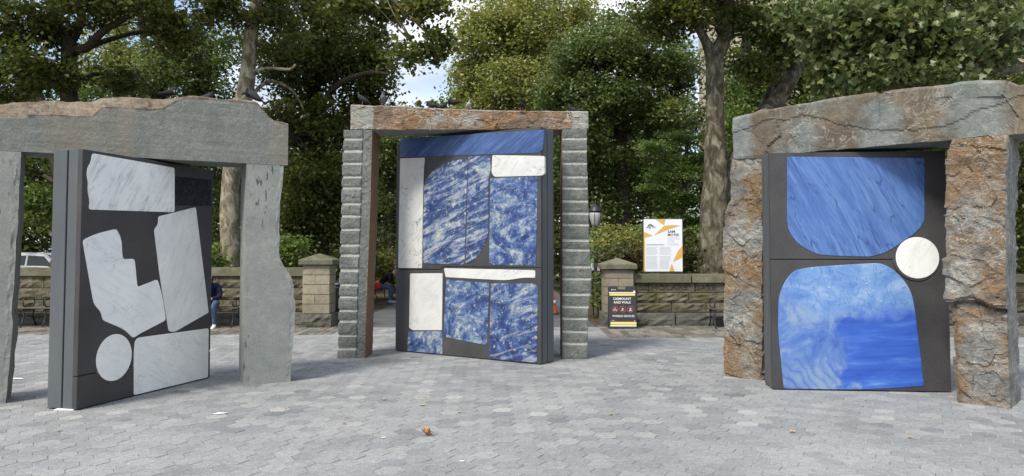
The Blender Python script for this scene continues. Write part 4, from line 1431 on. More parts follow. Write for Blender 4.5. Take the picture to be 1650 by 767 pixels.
# overhanging plane branches, near, upper right
tr = [(12.4, 15.4, -0.1, .42), (12.4, 15.4, .4, .36), (12.3, 15.4, 2.5, .33), (12.1, 15.3, 5.0, .3), (11.9, 15.2, 8.0, .25), (11.8, 15.1, 10.5, .15)]
make_tree('plane_tree', 'plane tree with big lobed leaves hanging low over the rough rock doorway', (12.4, 15.4), tr,
          [LB(1340, 50, 14.6, 50, 50, .8, 40), LB(1430, 40, 14.6, 70, 50, .8, 54), LB(1510, 70, 14.4, 60, 44, .7, 46), LB(1420, 110, 14.4, 60, 34, .6, 36), LB(1350, 130, 14.6, 30, 26, .5, 14), LB(1580, 60, 14.6, 50, 60, .8, 34),
           LB(1500, -30, 14.8, 130, 30, 1.2, 44), LB(1510, 122, 14.2, 50, 16, .4, 14), LB(1640, 30, 15, 50, 40, .8, 24), LB(1300, 20, 15, 40, 30, .6, 18)],
          'leaf_near', 'bark_plane', 0.115, 56, 0.29, 19, lobed=True, up=0.35,
          limbs=[[(12.0, 15.2, 7.2, .16), (*P(1640, 20, 15), .12), (*P(1560, 40, 14.7), .09), (*P(1480, 60, 14.5), .06), (*P(1400, 80, 14.5), .04), (*P(1340, 90, 14.6), .02)],
                 [(12.0, 15.2, 6.0, .12), (*P(1640, 110, 14.8), .08), (*P(1560, 110, 14.4), .05), (*P(1480, 120, 14.2), .03)]])
# trees behind the rough doorway
tr = TR(24.5, [(1590, 300, 15), (1586, 200, 14), (1580, 100, 12), (1590, 20, 9)])
make_tree('shade_tree', 'dark tree behind the right end of the rough rock lintel', base_of(tr), tr,
          [LB(1560, 100, 24, 60, 44, 1.8, 40), LB(1620, 40, 25, 70, 50, 1.8, 44), LB(1480, 150, 25, 70, 40, 1.8, 40), LB(1400, 190, 25, 90, 40, 1.8, 36), LB(1590, 200, 24, 90, 60, 1.8, 44), LB(1650, 300, 25, 60, 100, 1.8, 40), LB(1500, -20, 25, 120, 50, 2, 40)],
          'leaf_dark', 'bark_dark', 0.16, 50, 0.45, 20)
tr = TR(26, [(1222, 425, 9), (1218, 300, 8), (1212, 200, 7.5), (1206, 120, 7), (1200, 60, 5)])
make_tree('slender_tree', 'slender fresh green tree behind the left end of the rough rock lintel', base_of(tr), tr,
          [LB(1210, 130, 26, 36, 40, 1.2, 20), LB(1275, 90, 25.5, 44, 50, 1.4, 40), LB(1320, 140, 25.5, 50, 40, 1.3, 36), LB(1230, 40, 26, 50, 36, 1.4, 22), LB(1200, 200, 26, 40, 40, 1.2, 24), LB(1370, 60, 26, 60, 60, 1.6, 36)],
          'leaf_fresh', 'bark_dark', 0.15, 46, 0.4, 21)
# layered understorey tree between notice board and plane trunk
tr = TR(20.5, [(1098, 425, 5), (1100, 350, 4.5), (1104, 280, 4), (1108, 220, 3)])
_r = random.Random(77)
SPR = [LB(_r.uniform(1052, 1128), _r.uniform(210, 400), _r.uniform(19.8, 20.9), _r.uniform(14, 28), _r.uniform(3, 7), _r.uniform(.4, .8), _r.randint(5, 9)) for _k in range(26)] + [LB(1195, 250, 20.6, 30, 8, .8, 8), LB(1190, 290, 20.6, 24, 6, .8, 6)]
make_tree('layered_tree', 'small tree with layered pale green sprays above the notice board', base_of(tr), tr,
          SPR,
          'leaf_fresh', 'bark_dark', 0.085, 46, 0.24, 22, flat=0.35, up=1.1)
# foliage seen through the notched doorway
tr = TR(31, [(628, 430, 8), (630, 330, 7), (627, 240, 6), (630, 190, 4)])
make_tree('garden_tree', 'green tree seen between the notched left pillar and the open door', base_of(tr), tr,
          [LB(630, 250, 31, 44, 40, 1.6, 60), LB(612, 210, 31.5, 24, 24, 1.2, 26), LB(650, 220, 30.5, 60, 20, 1.5, 30), LB(620, 330, 31, 44, 40, 1.5, 40), LB(700, 240, 32, 60, 60, 1.5, 36), LB(590, 200, 32, 30, 40, 1.2, 16)],
          'leaf_mid', 'bark_dark', 0.15, 46, 0.42, 23)

tr = TR(35, [(196, 425, 8), (200, 300, 7), (196, 200, 6), (190, 120, 5), (186, 60, 3)])
make_tree('far_tree', 'pale thin leaved tree seen far off between the two left trunks', base_of(tr), tr,
          [LB(180, 90, 35, 60, 50, 1.8, 44), LB(230, 120, 35, 50, 40, 1.8, 36), LB(150, 140, 35, 40, 30, 1.5, 26), LB(310, 110, 36, 50, 50, 1.8, 30), LB(200, 30, 35, 60, 30, 1.6, 20)],
          'leaf_yellow', 'bark_dark', 0.19, 40, 0.6, 24)

# shrubs with a look of their own
def shrub(name, label, px, py, Y, w, h, mat, n, seed, leaf=0.09, per=60, cr=0.26):
    c = at(px, py, Y)
    rx = w / F * Y; rz = h / F * Y
    st = [[(c.x + dx * rx, Y + dy, 0.0, .018), (c.x + dx * rx * 1.3, Y + dy, c.z * 0.6, .012), (c.x + dx * rx * 1.8, Y + dy * 1.3, c.z, .006)] for dx, dy in ((-.3, 0.1), (0.05, -.1), (.35, .15))]
    make_tree(name, label, (c.x, Y), None, [(c.x, Y, c.z, rx, 0.8, rz, n)], mat, 'bark_dark', leaf, per, cr, seed, limbs=st, cat='shrub', up=0.9)
shrub('shrub', 'bright yellow green shrub behind the lamp post and right gate pier', 1000, 388, 21.5, 66, 22, 'leaf_yellow', 46, 31)
shrub('shrub', 'reddish green shrub just behind the right gate pier', 1000, 415, 18.8, 52, 20, 'leaf_red', 30, 32)
shrub('shrub', 'green shrub showing over the wall left of the pale gate pier', 468, 408, 18.6, 30, 30, 'leaf_fresh', 26, 33, 0.1)
shrub('shrub', 'sunlit bush behind the seated man with the red bag', 632, 425, 27.5, 40, 26, 'leaf_yellow', 34, 34, 0.12)
shrub('shrub', 'dark red leaved shrub between notice board and plane trunk', 1112, 420, 18.6, 20, 26, 'leaf_red', 16, 35)
shrub('shrub', 'low green shrub beside the lamp post foot', 962, 470, 19.5, 16, 26, 'leaf_mid', 12, 36)
shrub('shrub', 'green bush showing over the wall right of the marble inlaid door', 352, 412, 18.4, 16, 26, 'leaf_fresh', 14, 37)

# undergrowth and far wood, each one mass
def mass(name, label, pts, leaf, mat, seed, up=0.8):
    rng = np.random.default_rng(seed)
    pos = []
    for (x, y, z, rx, ry, rz, nc, per, cr) in pts:
        for k in range(nc):
            d = rng.normal(size=3); d /= np.linalg.norm(d)
            rad = rng.uniform(0.1, 1) ** 0.4
            c = np.array([x + d[0] * rx * rad, y + d[1] * ry * rad, z + d[2] * rz * rad])
            pos.append(c + rng.normal(size=(per, 3)) * np.array([cr, cr, cr * 0.6]) * 0.62)
    pos = np.concatenate(pos); pos = pos[pos[:, 2] > 0.03]
    V, T, tint = leaves(rng, pos, leaf, False, up)
    o = link(name, np_mesh(name, V, T, {'tint': tint}), M[mat])
    tag(o, label, 'foliage', kind='stuff')
rg = random.Random(4)
und = []
for i in range(34):
    x = -17 + i * 0.42
    if -10.6 < x < -4.6: und.append((x, 18.6 + rg.uniform(-.4, 1.0), rg.uniform(.5, 1.1), .6, .5, .5, 7, 50, .3))
for i in range(60):
    x = 2.6 + i * 0.28
    und.append((x, 18.6 + rg.uniform(-.2, 1.2), rg.uniform(.4, .95), .5, .5, .45, 6, 50, .28))
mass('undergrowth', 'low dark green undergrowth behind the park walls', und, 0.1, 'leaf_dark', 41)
und = []
for i in range(60):
    x = -26 + i * 0.85
    if -4.2 < x < 2.2 or -19.5 < x < -12.5: continue
    und.append((x, 24 + rg.uniform(-1, 3), rg.uniform(1.0, 2.4), 1.1, 1.0, 1.2, 9, 60, .45))
for i in range(64):
    x = -30 + i * 1.0
    px = 825 + F * x / 33
    for z in (0.8, 2.4, 4.0, 5.6):
        if px < 130 and z < 3: continue
        if 640 < px < 860 and z < 2: continue
        und.append((x, 33 + rg.uniform(-1.5, 2), z + rg.uniform(-.5, .5), 1.3, 1.0, 1.1, 9, 70, .5))
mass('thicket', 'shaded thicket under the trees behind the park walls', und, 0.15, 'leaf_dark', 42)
wood = []
for i in range(70):
    x = -52 + i * 1.55
    y = 50 + rg.uniform(-4, 8)
    px = 825 + F * x / y
    hgt = rg.uniform(8.5, 11.5)
    if 560 < px < 760: hgt = 10.2
    if px < 420: hgt = rg.uniform(9.5, 12.0)
    if px > 860: hgt = rg.uniform(12, 15.5)
    z = 0.5
    while z < hgt:
        wood.append((x + rg.uniform(-1, 1), y + rg.uniform(-1.5, 1.5), z, 1.8, 1.5, 1.1, 11, 60, .8))
        z += 1.6
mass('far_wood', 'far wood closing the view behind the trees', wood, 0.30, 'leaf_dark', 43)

# ================================================================== things
plain('iron', (0.022, 0.022, 0.024), 0.5, 0.4, 0.2, 30)
plain('bench_wood', (0.10, 0.088, 0.07), 0.85, 0.2, 0.35, 14, bump=0.2)
plain('lamp_iron', (0.018, 0.02, 0.021), 0.42, 0.45, 0.2, 30)
plain('white_board', (0.72, 0.74, 0.77), 0.35, 0.4, 0.02)
plain('ochre', (0.62, 0.38, 0.09), 0.45, 0.3, 0.04)
plain('ink', (0.06, 0.065, 0.075), 0.5, 0.3, 0.05)
plain('ink_pale', (0.52, 0.53, 0.68), 0.5, 0.3, 0.03)
plain('ink_grey', (0.40, 0.42, 0.45), 0.5, 0.3, 0.03)
plain('sign_black', (0.035, 0.036, 0.04), 0.45, 0.35, 0.1)
plain('sign_white', (0.75, 0.75, 0.74), 0.5, 0.3, 0.03)
plain('sign_yellow', (0.70, 0.58, 0.16), 0.5, 0.3, 0.04)
plain('sign_red', (0.42, 0.10, 0.09), 0.5, 0.3, 0.04)
plain('green_panel', (0.13, 0.30, 0.10), 0.45, 0.3, 0.2, 6)
plain('car_paint', (0.72, 0.73, 0.74), 0.25, 0.5, 0.02)
plain('car_glass', (0.02, 0.024, 0.028), 0.08, 0.6, 0.1)
plain('rubber', (0.02, 0.02, 0.02), 0.8, 0.2, 0.2)
plain('alloy', (0.35, 0.36, 0.37), 0.35, 0.5, 0.1, metal=0.8)
plain('lamp_red', (0.35, 0.02, 0.015), 0.2, 0.5, 0.1)
plain('cone_orange', (0.72, 0.12, 0.025), 0.55, 0.3, 0.1)
plain('navy', (0.010, 0.014, 0.04), 0.85, 0.2, 0.3, 40)
plain('denim', (0.06, 0.095, 0.17), 0.85, 0.2, 0.3, 30)
plain('black_cloth', (0.012, 0.011, 0.012), 0.85, 0.2, 0.3, 40)
plain('red_cloth', (0.42, 0.035, 0.022), 0.8, 0.2, 0.2, 30)
plain('blue_cloth', (0.09, 0.16, 0.28), 0.85, 0.2, 0.2, 30)
plain('skin', (0.52, 0.32, 0.235), 0.6, 0.3, 0.08, 30)
plain('shoe_white', (0.74, 0.74, 0.75), 0.6, 0.3, 0.06)
plain('shoe_blue', (0.30, 0.33, 0.42), 0.6, 0.3, 0.2)
plain('hair_grey', (0.34, 0.29, 0.22), 0.8, 0.2, 0.3, 90)
plain('hair_dark', (0.03, 0.02, 0.015), 0.7, 0.2, 0.3, 90)
plain('pigeon_dark', (0.030, 0.032, 0.038), 0.7, 0.25, 0.4, 60)
plain('pigeon_black', (0.014, 0.014, 0.017), 0.7, 0.25, 0.4, 60)
plain('pigeon_grey', (0.12, 0.13, 0.15), 0.7, 0.25, 0.4, 60)
plain('pigeon_pale', (0.36, 0.36, 0.37), 0.7, 0.25, 0.5, 40)
plain('pigeon_leg', (0.35, 0.10, 0.08), 0.7, 0.2)
plain('leaf_brown', (0.36, 0.17, 0.06), 0.75, 0.2, 0.35, 40)
plain('leaf_gold', (0.42, 0.31, 0.12), 0.75, 0.2, 0.3, 40)
plain('leaf_tan', (0.38, 0.24, 0.12), 0.75, 0.2, 0.3, 40)
plain('paper', (0.75, 0.75, 0.73), 0.8, 0.2, 0.05)
plain('facade', (0.42, 0.36, 0.28), 0.9, 0.15, 0.12, 0.6)
plain('facade_trim', (0.58, 0.50, 0.41), 0.9, 0.15, 0.1, 1.0)
plain('window_glass', (0.05, 0.06, 0.07), 0.12, 0.6, 0.3, 0.5)
t = NT('lamp_glass')
t.b.inputs['Transmission Weight'].default_value = 0.35
M['lamp_glass'] = t.fin((0.62, 0.62, 0.60), 0.35, 0.5)

# ---------------------------------------------------------------- benches
def bench(loc, rz, L, label, hoops):
    e = empty('park_bench', loc, rz)
    tag(e, label, 'bench', 'slatted park benches with iron arms')
    for k in range(5):
        m = MB(); m.box(-L / 2, L / 2, 0.03 + k * 0.094, 0.03 + k * 0.094 + 0.08, 0.405, 0.435, 0.006)
        m.build('slat', M['bench_wood'], e)
    m0 = MB()
    m0.tube([(0, 0.50, 0.39), (0, 0.25, 0.385), (0, 0.02, 0.39)], 0.016, 6)
    m0.tube([(0, 0.06, 0.39), (0, 0.10, 0.25), (0, 0.05, 0.12), (0, -0.02, 0.012)], 0.017, 6)
    m0.tube([(0, 0.44, 0.39), (0, 0.40, 0.25), (0, 0.45, 0.12), (0, 0.52, 0.012)], 0.017, 6)
    m0.tube([(0, 0.10, 0.20), (0, 0.25, 0.25), (0, 0.40, 0.20)], 0.010, 6)
    m0.box(-0.03, 0.03, -0.05, 0.02, 0, 0.014); m0.box(-0.03, 0.03, 0.49, 0.55, 0, 0.014)
    ring = []
    for k in range(17):
        a = 2 * math.pi * k / 16
        ring.append((0, 0.25 + 0.20 * math.copysign(abs(math.cos(a)) ** 0.6, math.cos(a)), 0.535 + 0.095 * math.copysign(abs(math.sin(a)) ** 0.6, math.sin(a))))
    m0.tube(ring, 0.014, 6, caps=False)
    me = raw_mesh('iron_frame', m0.v, m0.f, True); me.materials.append(M['iron'])
    for x in hoops:
        o = link('iron_frame', me, None, e); o.location = (x, 0, 0)
    return e
xh = [at(p, 500, 16.4).x for p in (-35, 2, 40, 75)]
c0 = sum(xh) / 4
bench((c0, 16.28, 0), 0, 2.2, 'dark slatted bench with iron hoop arms behind the leftmost grey pillar', [x - c0 for x in xh])
bench((-7.2, 16.28, 0), 0, 2.6, 'weathered bench under the person in the navy top', [-1.2, -0.45, 1.2])
xb_ = at(1151, 500, 16.1).x
bench((xb_ + 1.2, 16.0, 0), 0, 2.5, 'iron armed bench against the inscribed wall, left of the rough doorway', [-1.2, 0.0, 1.2])
bench((-4.62, 24.9, 0), R(90), 2.6, 'dark bench beside the path under the man with the red bag', [-1.25, -0.6, 0.0, 1.25])
bench((-2.85, 26.3, 0), 0, 2.0, 'far dark bench half hidden behind the open blue and white door', [-0.95, -0.3, 0.95])

# ---------------------------------------------------------------- people (seated)
def person(loc, rz, label, cols, lean=0.0, twist=0.0, hair='hair_dark', extra=None, legs=0.0):
    V, E, Rr, reg = [], [], [], []
    idx = {}
    def v(n, p, r):
        idx[n] = len(V); V.append(Vector(p)); Rr.append(r)
    def e(a, b, k):
        E.append((idx[a], idx[b])); reg.append(k)
    fy = -lean
    v('pelvis', (0, 0.0, 0.545), (0.15, 0.115))
    v('waist', (0, -0.06 + fy * 0.25, 0.70), (0.145, 0.105))
    v('chest', (0, -0.15 + fy * 0.7, 0.88 - lean * 0.20), (0.165, 0.115))
    v('neckb', (0, -0.21 + fy, 1.02 - lean * 0.32), (0.085, 0.075))
    v('neck', (0, -0.245 + fy * 1.15, 1.075 - lean * 0.36), 0.055)
    v('head', (0, -0.29 + fy * 1.3, 1.145 - lean * 0.40), (0.074, 0.088))
    v('crown', (0, -0.30 + fy * 1.38, 1.235 - lean * 0.42), (0.070, 0.086))
    v('nose', (0, -0.40 + fy * 1.36, 1.155 - lean * 0.42), 0.014)
    for a, b, k in (('pelvis', 'waist', 0), ('waist', 'chest', 0), ('chest', 'neckb', 0), ('neckb', 'neck', 2), ('neck', 'head', 2), ('head', 'crown', 2), ('head', 'nose', 2)):
        e(a, b, k)
    for s, t_ in ((1, 'r'), (-1, 'l')):
        v('hip' + t_, (s * 0.095, -0.05, 0.53), 0.098)
        v('thigh' + t_, (s * 0.12, -0.24, 0.53), 0.086)
        v('knee' + t_, (s * 0.13, -0.44, 0.50), 0.066)
        v('calf' + t_, (s * 0.13, -0.42 + legs, 0.32), 0.058)
        v('ankle' + t_, (s * 0.13, -0.39 + legs, 0.10), 0.044)
        v('heel' + t_, (s * 0.13, -0.38 + legs, 0.045), 0.042)
        v('ball' + t_, (s * 0.14, -0.53 + legs, 0.04), (0.045, 0.036))
        v('toe' + t_, (s * 0.142, -0.62 + legs, 0.032), (0.036, 0.028))
        for a, b, k in (('pelvis', 'hip' + t_, 1), ('hip' + t_, 'thigh' + t_, 1), ('thigh' + t_, 'knee' + t_, 1), ('knee' + t_, 'calf' + t_, 1), ('calf' + t_, 'ankle' + t_, 1),
                        ('ankle' + t_, 'heel' + t_, 3), ('heel' + t_, 'ball' + t_, 3), ('ball' + t_, 'toe' + t_, 3)):
            e(a, b, k)
        v('shoulder' + t_, (s * 0.185, -0.18 + fy * 0.9, 0.985 - lean * 0.3), 0.07)
        v('elbow' + t_, (s * 0.25, -0.24 + fy * 0.75, 0.70 - lean * 0.05), 0.052)
        v('wrist' + t_, (s * 0.10, -0.43 + fy * 0.7, 0.645), 0.034)
        v('palm' + t_, (s * 0.06, -0.50 + fy * 0.7, 0.64), (0.036, 0.020))
        for a, b, k in (('chest', 'shoulder' + t_, 0), ('shoulder' + t_, 'elbow' + t_, 0), ('elbow' + t_, 'wrist' + t_, 0), ('wrist' + t_, 'palm' + t_, 2)):
            e(a, b, k)
        px_, py_ = s * 0.06, -0.50 + fy * 0.7
        for q in range(4):
            L = (0.072, 0.082, 0.078, 0.060)[q]
            ox = s * (0.030 - 0.020 * q)
            v('f%d%s' % (q, t_), (px_ + ox, py_ - L * 0.55, 0.645), 0.0088)
            v('g%d%s' % (q, t_), (px_ + ox, py_ - L, 0.612), 0.0078)
            e('palm' + t_, 'f%d%s' % (q, t_), 2); e('f%d%s' % (q, t_), 'g%d%s' % (q, t_), 2)
        v('th' + t_, (px_ - s * 0.048, py_ + 0.0, 0.665), 0.010)
        v('ti' + t_, (px_ - s * 0.058, py_ - 0.036, 0.668), 0.0085)
        e('palm' + t_, 'th' + t_, 2); e('th' + t_, 'ti' + t_, 2)
    me = skin_mesh(V, E, Rr, 1, 0)
    for k in cols: me.materials.append(M[k])
    for pl in me.polygons:
        c = pl.center
        best, bk = 9, 0
        for (a, b), k in zip(E, reg):
            A, B = V[a], V[b]
            d = B - A
            f = max(0, min(1, (c - A).dot(d) / d.length_squared))
            ra = Rr[a] if not isinstance(Rr[a], tuple) else sum(Rr[a]) / 2
            rb = Rr[b] if not isinstance(Rr[b], tuple) else sum(Rr[b]) / 2
            dd = (c - A - d * f).length - (ra * (1 - f) + rb * f)
            if dd < best: best, bk = dd, k
        pl.material_index = bk
    root = empty('person', loc, rz)
    tag(root, label, 'person')
    link('body', me, None, root)
    hc = V[idx['crown']]
    m = MB()
    bm = bmesh.new()
    bmesh.ops.create_icosphere(bm, subdivisions=3, radius=1.0)
    rg_ = random.Random(1)
    for q in bm.verts:
        n_ = q.co.copy()
        w = 1 + 0.05 * noise.noise(n_ * 5)
        q.co = Vector((n_.x * 0.087 * w, n_.y * 0.104 * w + 0.012, n_.z * 0.078 * w + 0.012))
    bmesh.ops.delete(bm, geom=[q for q in bm.verts if q.co.z < -0.012 + (0.045 if q.co.y < -0.04 else -0.05)], context='VERTS')
    m.bm(bm)
    m.build('hair', M[hair], root, smooth=True, loc=hc)
    hd = V[idx['head']]
    for s in (-1, 1):
        m = MB(); m.lathe([(0.001, -0.006), (0.008, -0.004), (0.009, 0), (0.008, 0.004), (0.001, 0.006)], 8)
        m.build('eye', M['ink'], root, loc=(hd.x + s * 0.03, hd.y - 0.082, hd.z + 0.035))
        m = MB(); m.lathe([(0.004, -0.03), (0.012, -0.02), (0.014, 0.0), (0.013, 0.02), (0.005, 0.03)], 8)
        m.build('ear', M['skin'], root, loc=(hd.x + s * 0.082, hd.y + 0.01, hd.z + 0.02))
    m = MB(); m.box(-0.022, 0.022, -0.004, 0.004, -0.004, 0.004, 0.002)
    m.build('mouth', M['red_cloth'], root, loc=(hd.x, hd.y - 0.083, hd.z - 0.03))
    return root
xn = at(339.5, 500, 16.45).x
person((xn, 16.55, -0.012), R(8), 'person in navy top, blue jeans and white shoes seated behind the marble inlaid door', ['navy', 'denim', 'skin', 'shoe_white'], 0.16)
person((-4.34, 24.55, -0.012), R(90), 'man in black jacket and blue jeans leaning forward on the bench beyond the gate', ['black_cloth', 'denim', 'skin', 'shoe_blue'], 0.24, hair='hair_grey')
person((-3.66, 26.55, -0.012), R(-10), 'person in blue shirt mostly hidden behind the open blue and white door', ['blue_cloth', 'black_cloth', 'skin', 'shoe_blue'], 0.05)
m = MB()
bm = bmesh.new(); bmesh.ops.create_icosphere(bm, subdivisions=3, radius=1.0)
for q in bm.verts:
    q.co = Vector((math.copysign(abs(q.co.x) ** 0.6, q.co.x) * 0.17, math.copysign(abs(q.co.y) ** 0.7, q.co.y) * 0.09, math.copysign(abs(q.co.z) ** 0.6, q.co.z) * 0.13 * (1 - 0.15 * q.co.z)))
m.bm(bm)
bag = m.build('shoulder_bag', M['red_cloth'], None, True, loc=(-4.36, 24.2, 0.57))
tag(bag, 'red shoulder bag at the side of the man in the black jacket', 'bag')
m = MB(); m.tube([(-0.13, 0, 0.10), (-0.08, 0.03, 0.24), (0.05, 0.05, 0.26), (0.13, 0, 0.10)], 0.012, 6)
m.build('strap', M['red_cloth'], bag, True)

# ---------------------------------------------------------------- lamp post
lx = at(960, 480, 25.0).x
lamp = empty('lamp_post', (lx, 25.0, 0))
tag(lamp, 'black cast iron park lamp post with a glass lantern beside the right pier', 'lamp')
m = MB()
m.lathe([(0.17, 0), (0.17, 0.06), (0.14, 0.09), (0.125, 0.40), (0.135, 0.44), (0.10, 0.50), (0.075, 0.60), (0.082, 0.64), (0.062, 0.68), (0.058, 1.5), (0.050, 2.20), (0.07, 2.23), (0.05, 2.27), (0.065, 2.36), (0.11, 2.42), (0.10, 2.46)], 16)
m.build('post', M['lamp_iron'], lamp, True)
m = MB(); m.lathe([(0.09, 2.46), (0.14, 2.56), (0.195, 2.72), (0.215, 2.86), (0.205, 2.96)], 16)
m.build('glass', M['lamp_glass'], lamp, True)
for k in range(6):
    a = 2 * math.pi * k / 6 + 0.26
    m = MB(); m.tube([(r * math.cos(a), r * math.sin(a), z) for r, z in ((0.10, 2.45), (0.148, 2.56), (0.203, 2.72), (0.223, 2.86), (0.21, 2.98))], 0.011, 5)
    m.build('rib', M['lamp_iron'], lamp)
m = MB(); m.lathe([(0.225, 2.95), (0.235, 2.99), (0.21, 3.03), (0.16, 3.12), (0.10, 3.18), (0.05, 3.21), (0.03, 3.25), (0.042, 3.28), (0.012, 3.33), (0.002, 3.36)], 16)
m.build('cap', M['lamp_iron'], lamp, True)

# green panel sign beside the lamp
gx = at(957, 400, 26.0).x
g = empty('panel_sign', (gx, 26.0, 0)); tag(g, 'green panel sign on a post just behind the lamp post', 'sign')
m = MB(); m.tube([(0, 0.03, 0), (0, 0.03, 2.1)], 0.03, 8); m.build('post', M['lamp_iron'], g)
m = MB(); m.box(-0.26, 0.22, -0.01, 0.012, 1.28, 2.12, 0.004); m.build('panel', M['green_panel'], g)
m = MB(); m.box(-0.24, 0.20, -0.014, -0.0095, 1.00, 1.26); m.build('lower_panel', M['white_board'], g)

# ---------------------------------------------------------------- notice board
NB_Y = 17.7
def nbp(x, y):
    p = at(1025 + x * 0.1433, 340 + y * 0.1433, NB_Y)
    return (p.x, p.z)
x0, zt = nbp(84, 92); x1, zb = nbp(522, 680)
bx_ = (x0 + x1) / 2
nb = empty('notice_board', (bx_, NB_Y, 0))
tag(nb, 'white notice board with ochre shards and black lettering above the right wall', 'notice board')
m = MB(); m.box(x0 - bx_ - 0.02, x1 - bx_ + 0.02, 0.0, 0.05, zb - 0.04, zt + 0.015, 0.005)
m.build('frame', M['sign_black'], nb)
for s in (x0 - bx_ + 0.08, x1 - bx_ - 0.08):
    m = MB(); m.box(s - 0.03, s + 0.03, 0.05, 0.11, -0.05, zt - 0.05); m.build('post', M['sign_black'], nb)
m = MB(); m.box(x0 - bx_, x1 - bx_, -0.006, -0.0005, zb, zt); m.build('sheet', M['white_board'], nb)
def nb_poly(pts, mat, name, y=-0.009):
    link(name, poly_prism([(nbp(*p)[0] - bx_, nbp(*p)[1]) for p in pts], y, -0.0065), M[mat], nb)
for pts in ([(215, 93), (330, 93), (313, 160)], [(315, 165), (405, 158), (498, 162), (355, 210), (203, 273)], [(85, 232), (185, 277), (85, 305)],
            [(521, 385), (521, 520), (412, 572), (470, 450)], [(400, 585), (432, 679), (372, 679)], [(85, 312), (99, 310), (102, 679), (85, 679)]):
    nb_poly(pts, 'ochre', 'shard')
def nb_text(s, x, y, hpx, mat, wpx=None, bold=0.0):
    px_, pz = nbp(x, y)
    me = text_mesh(s, hpx * 0.1433 / F * NB_Y * 1.38, 'LEFT', 0.0008, bold)
    o = link('lettering', me, M[mat], nb, loc=(px_ - bx_, -0.0085, pz), rot=(math.pi / 2, 0, 0))
    if wpx:
        xs = [q.co.x for q in me.vertices]
        o.scale = (wpx * 0.1433 / F * NB_Y / (max(xs) - min(xs)), 1, 1)
nb_text('SAM', 354, 233, 30, 'ink', 80, 0.0012)
nb_text('MOYER', 354, 270, 30, 'ink', 128, 0.0012)
nb_text('DOORS', 354, 308, 27, 'ink_pale', 125)
nb_text('FOR', 354, 340, 27, 'ink_pale', 72)
nb_text('DORIS', 354, 374, 27, 'ink_pale', 115)
# roof-like emblem
m = MB()
for (a, b) in (((118, 190), (160, 145)), ((160, 145), (212, 190)), ((140, 192), (168, 160)), ((168, 160), (190, 186)), ((152, 200), (162, 188)), ((130, 165), (150, 152))):
    pa, pb = nbp(*a), nbp(*b)
    m.tube([(pa[0] - bx_, -0.009, pa[1]), (pb[0] - bx_, -0.009, pb[1])], 0.0075, 4)
m.build('emblem', M['ink'], nb)
rg = random.Random(8)
m = MB()
pa = nbp(112, 380); pb = nbp(318, 380)
m.box(pa[0] - bx_, pb[0] - bx_, -0.0085, -0.0065, pa[1] - 0.006, pa[1] + 0.006); m.build('heading', M['ink'], nb)
for cx0, cx1 in ((112, 246), (264, 400)):
    m = MB()
    y = 408
    while y < 650:
        if abs(y - 500) > 7:
            e_ = cx1 - rg.uniform(0, 25)
            if cx0 > 200 and y > 560: e_ = min(e_, 370)
            a_, b_ = nbp(cx0, y), nbp(e_, y)
            m.box(a_[0] - bx_, b_[0] - bx_, -0.0085, -0.0065, a_[1] - 0.0035, a_[1] + 0.0035)
        y += 13
    m.build('text_column', M['ink_grey'], nb)

# ---------------------------------------------------------------- folding sign
fb = ground(1003.5, 531)
fs = empty('folding_sign', (fb.x, fb.y, 0), R(-3))
tag(fs, 'black folding sign reading dismount and walk in front of the gate pier', 'sign')
k_ = 0.1173 / F * fb.y
FW, FH = 380 * k_, 580 * k_
tilt = R(7)
fpan = empty('front_panel', (0, 0, 0.012)); fpan.parent = fs; fpan.rotation_euler = (-tilt, 0, 0)
def fx(x, y):
    return ((x - 290) * k_, (690 - y) * k_)
def f_box(x0, x1, y0, y1, name, mat, ya=-0.0035, yb=0.0):
    a, b = fx(x0, y1), fx(x1, y0)
    m = MB(); m.box(a[0], b[0], ya, yb - 0.0005, a[1], b[1]); m.build(name, M[mat], fpan)
out = [fx(*p) for p in [(108, 690), (472, 690), (480, 670), (480, 125), (468, 108), (352, 108), (340, 128), (340, 150), (240, 150), (232, 128), (224, 108), (112, 108), (100, 122), (100, 672)]]
link('board', poly_prism(out, 0.0, 0.035, 0.004), M['sign_black'], fpan)
bp = link('back_panel', poly_prism(out, 0.0, 0.035, 0.004), M['sign_black'], fs)
bp.location = (0, 2 * math.sin(tilt) * FH * 0.98 + 0.045, 0.012); bp.rotation_euler = (tilt, 0, 0)
f_box(108, 472, 188, 200, 'stripe', 'sign_white'); f_box(116, 464, 206, 236, 'stripe', 'sign_yellow')
f_box(126, 476, 594, 632, 'stripe', 'sign_yellow'); f_box(120, 476, 640, 655, 'stripe', 'sign_white')
f_box(145, 152, 146, 166, 'mark', 'sign_white'); f_box(158, 205, 150, 160, 'mark', 'ink_grey'); f_box(444, 466, 168, 192, 'mark', 'sign_white')
f_box(140, 180, 570, 577, 'mark', 'ink_grey'); f_box(446, 460, 572, 585, 'mark', 'ink_grey')
def f_text(s, xc, y, hpx, wpx, bold=0.0):
    p_ = fx(xc, y)
    me = text_mesh(s, hpx * k_ * 1.38, 'CENTER', 0.0008, bold)
    xs = [q.co.x for q in me.vertices]
    o = link('lettering', me, M['sign_white'], fpan, loc=(p_[0], -0.0022, p_[1]), rot=(math.pi / 2, 0, 0))
    o.scale = (wpx * k_ / (max(xs) - min(xs)), 1, 1)
f_text('DISMOUNT', 290, 281, 34, 240, 0.0007)
f_text('AND', 221, 330, 34, 100, 0.0007)
f_text('WALK', 345, 330, 34, 128, 0.0007)
f_text('WHEELED', 226, 516, 28, 150, 0.0003)
f_text('DEVICES', 382, 516, 28, 140, 0.0003)
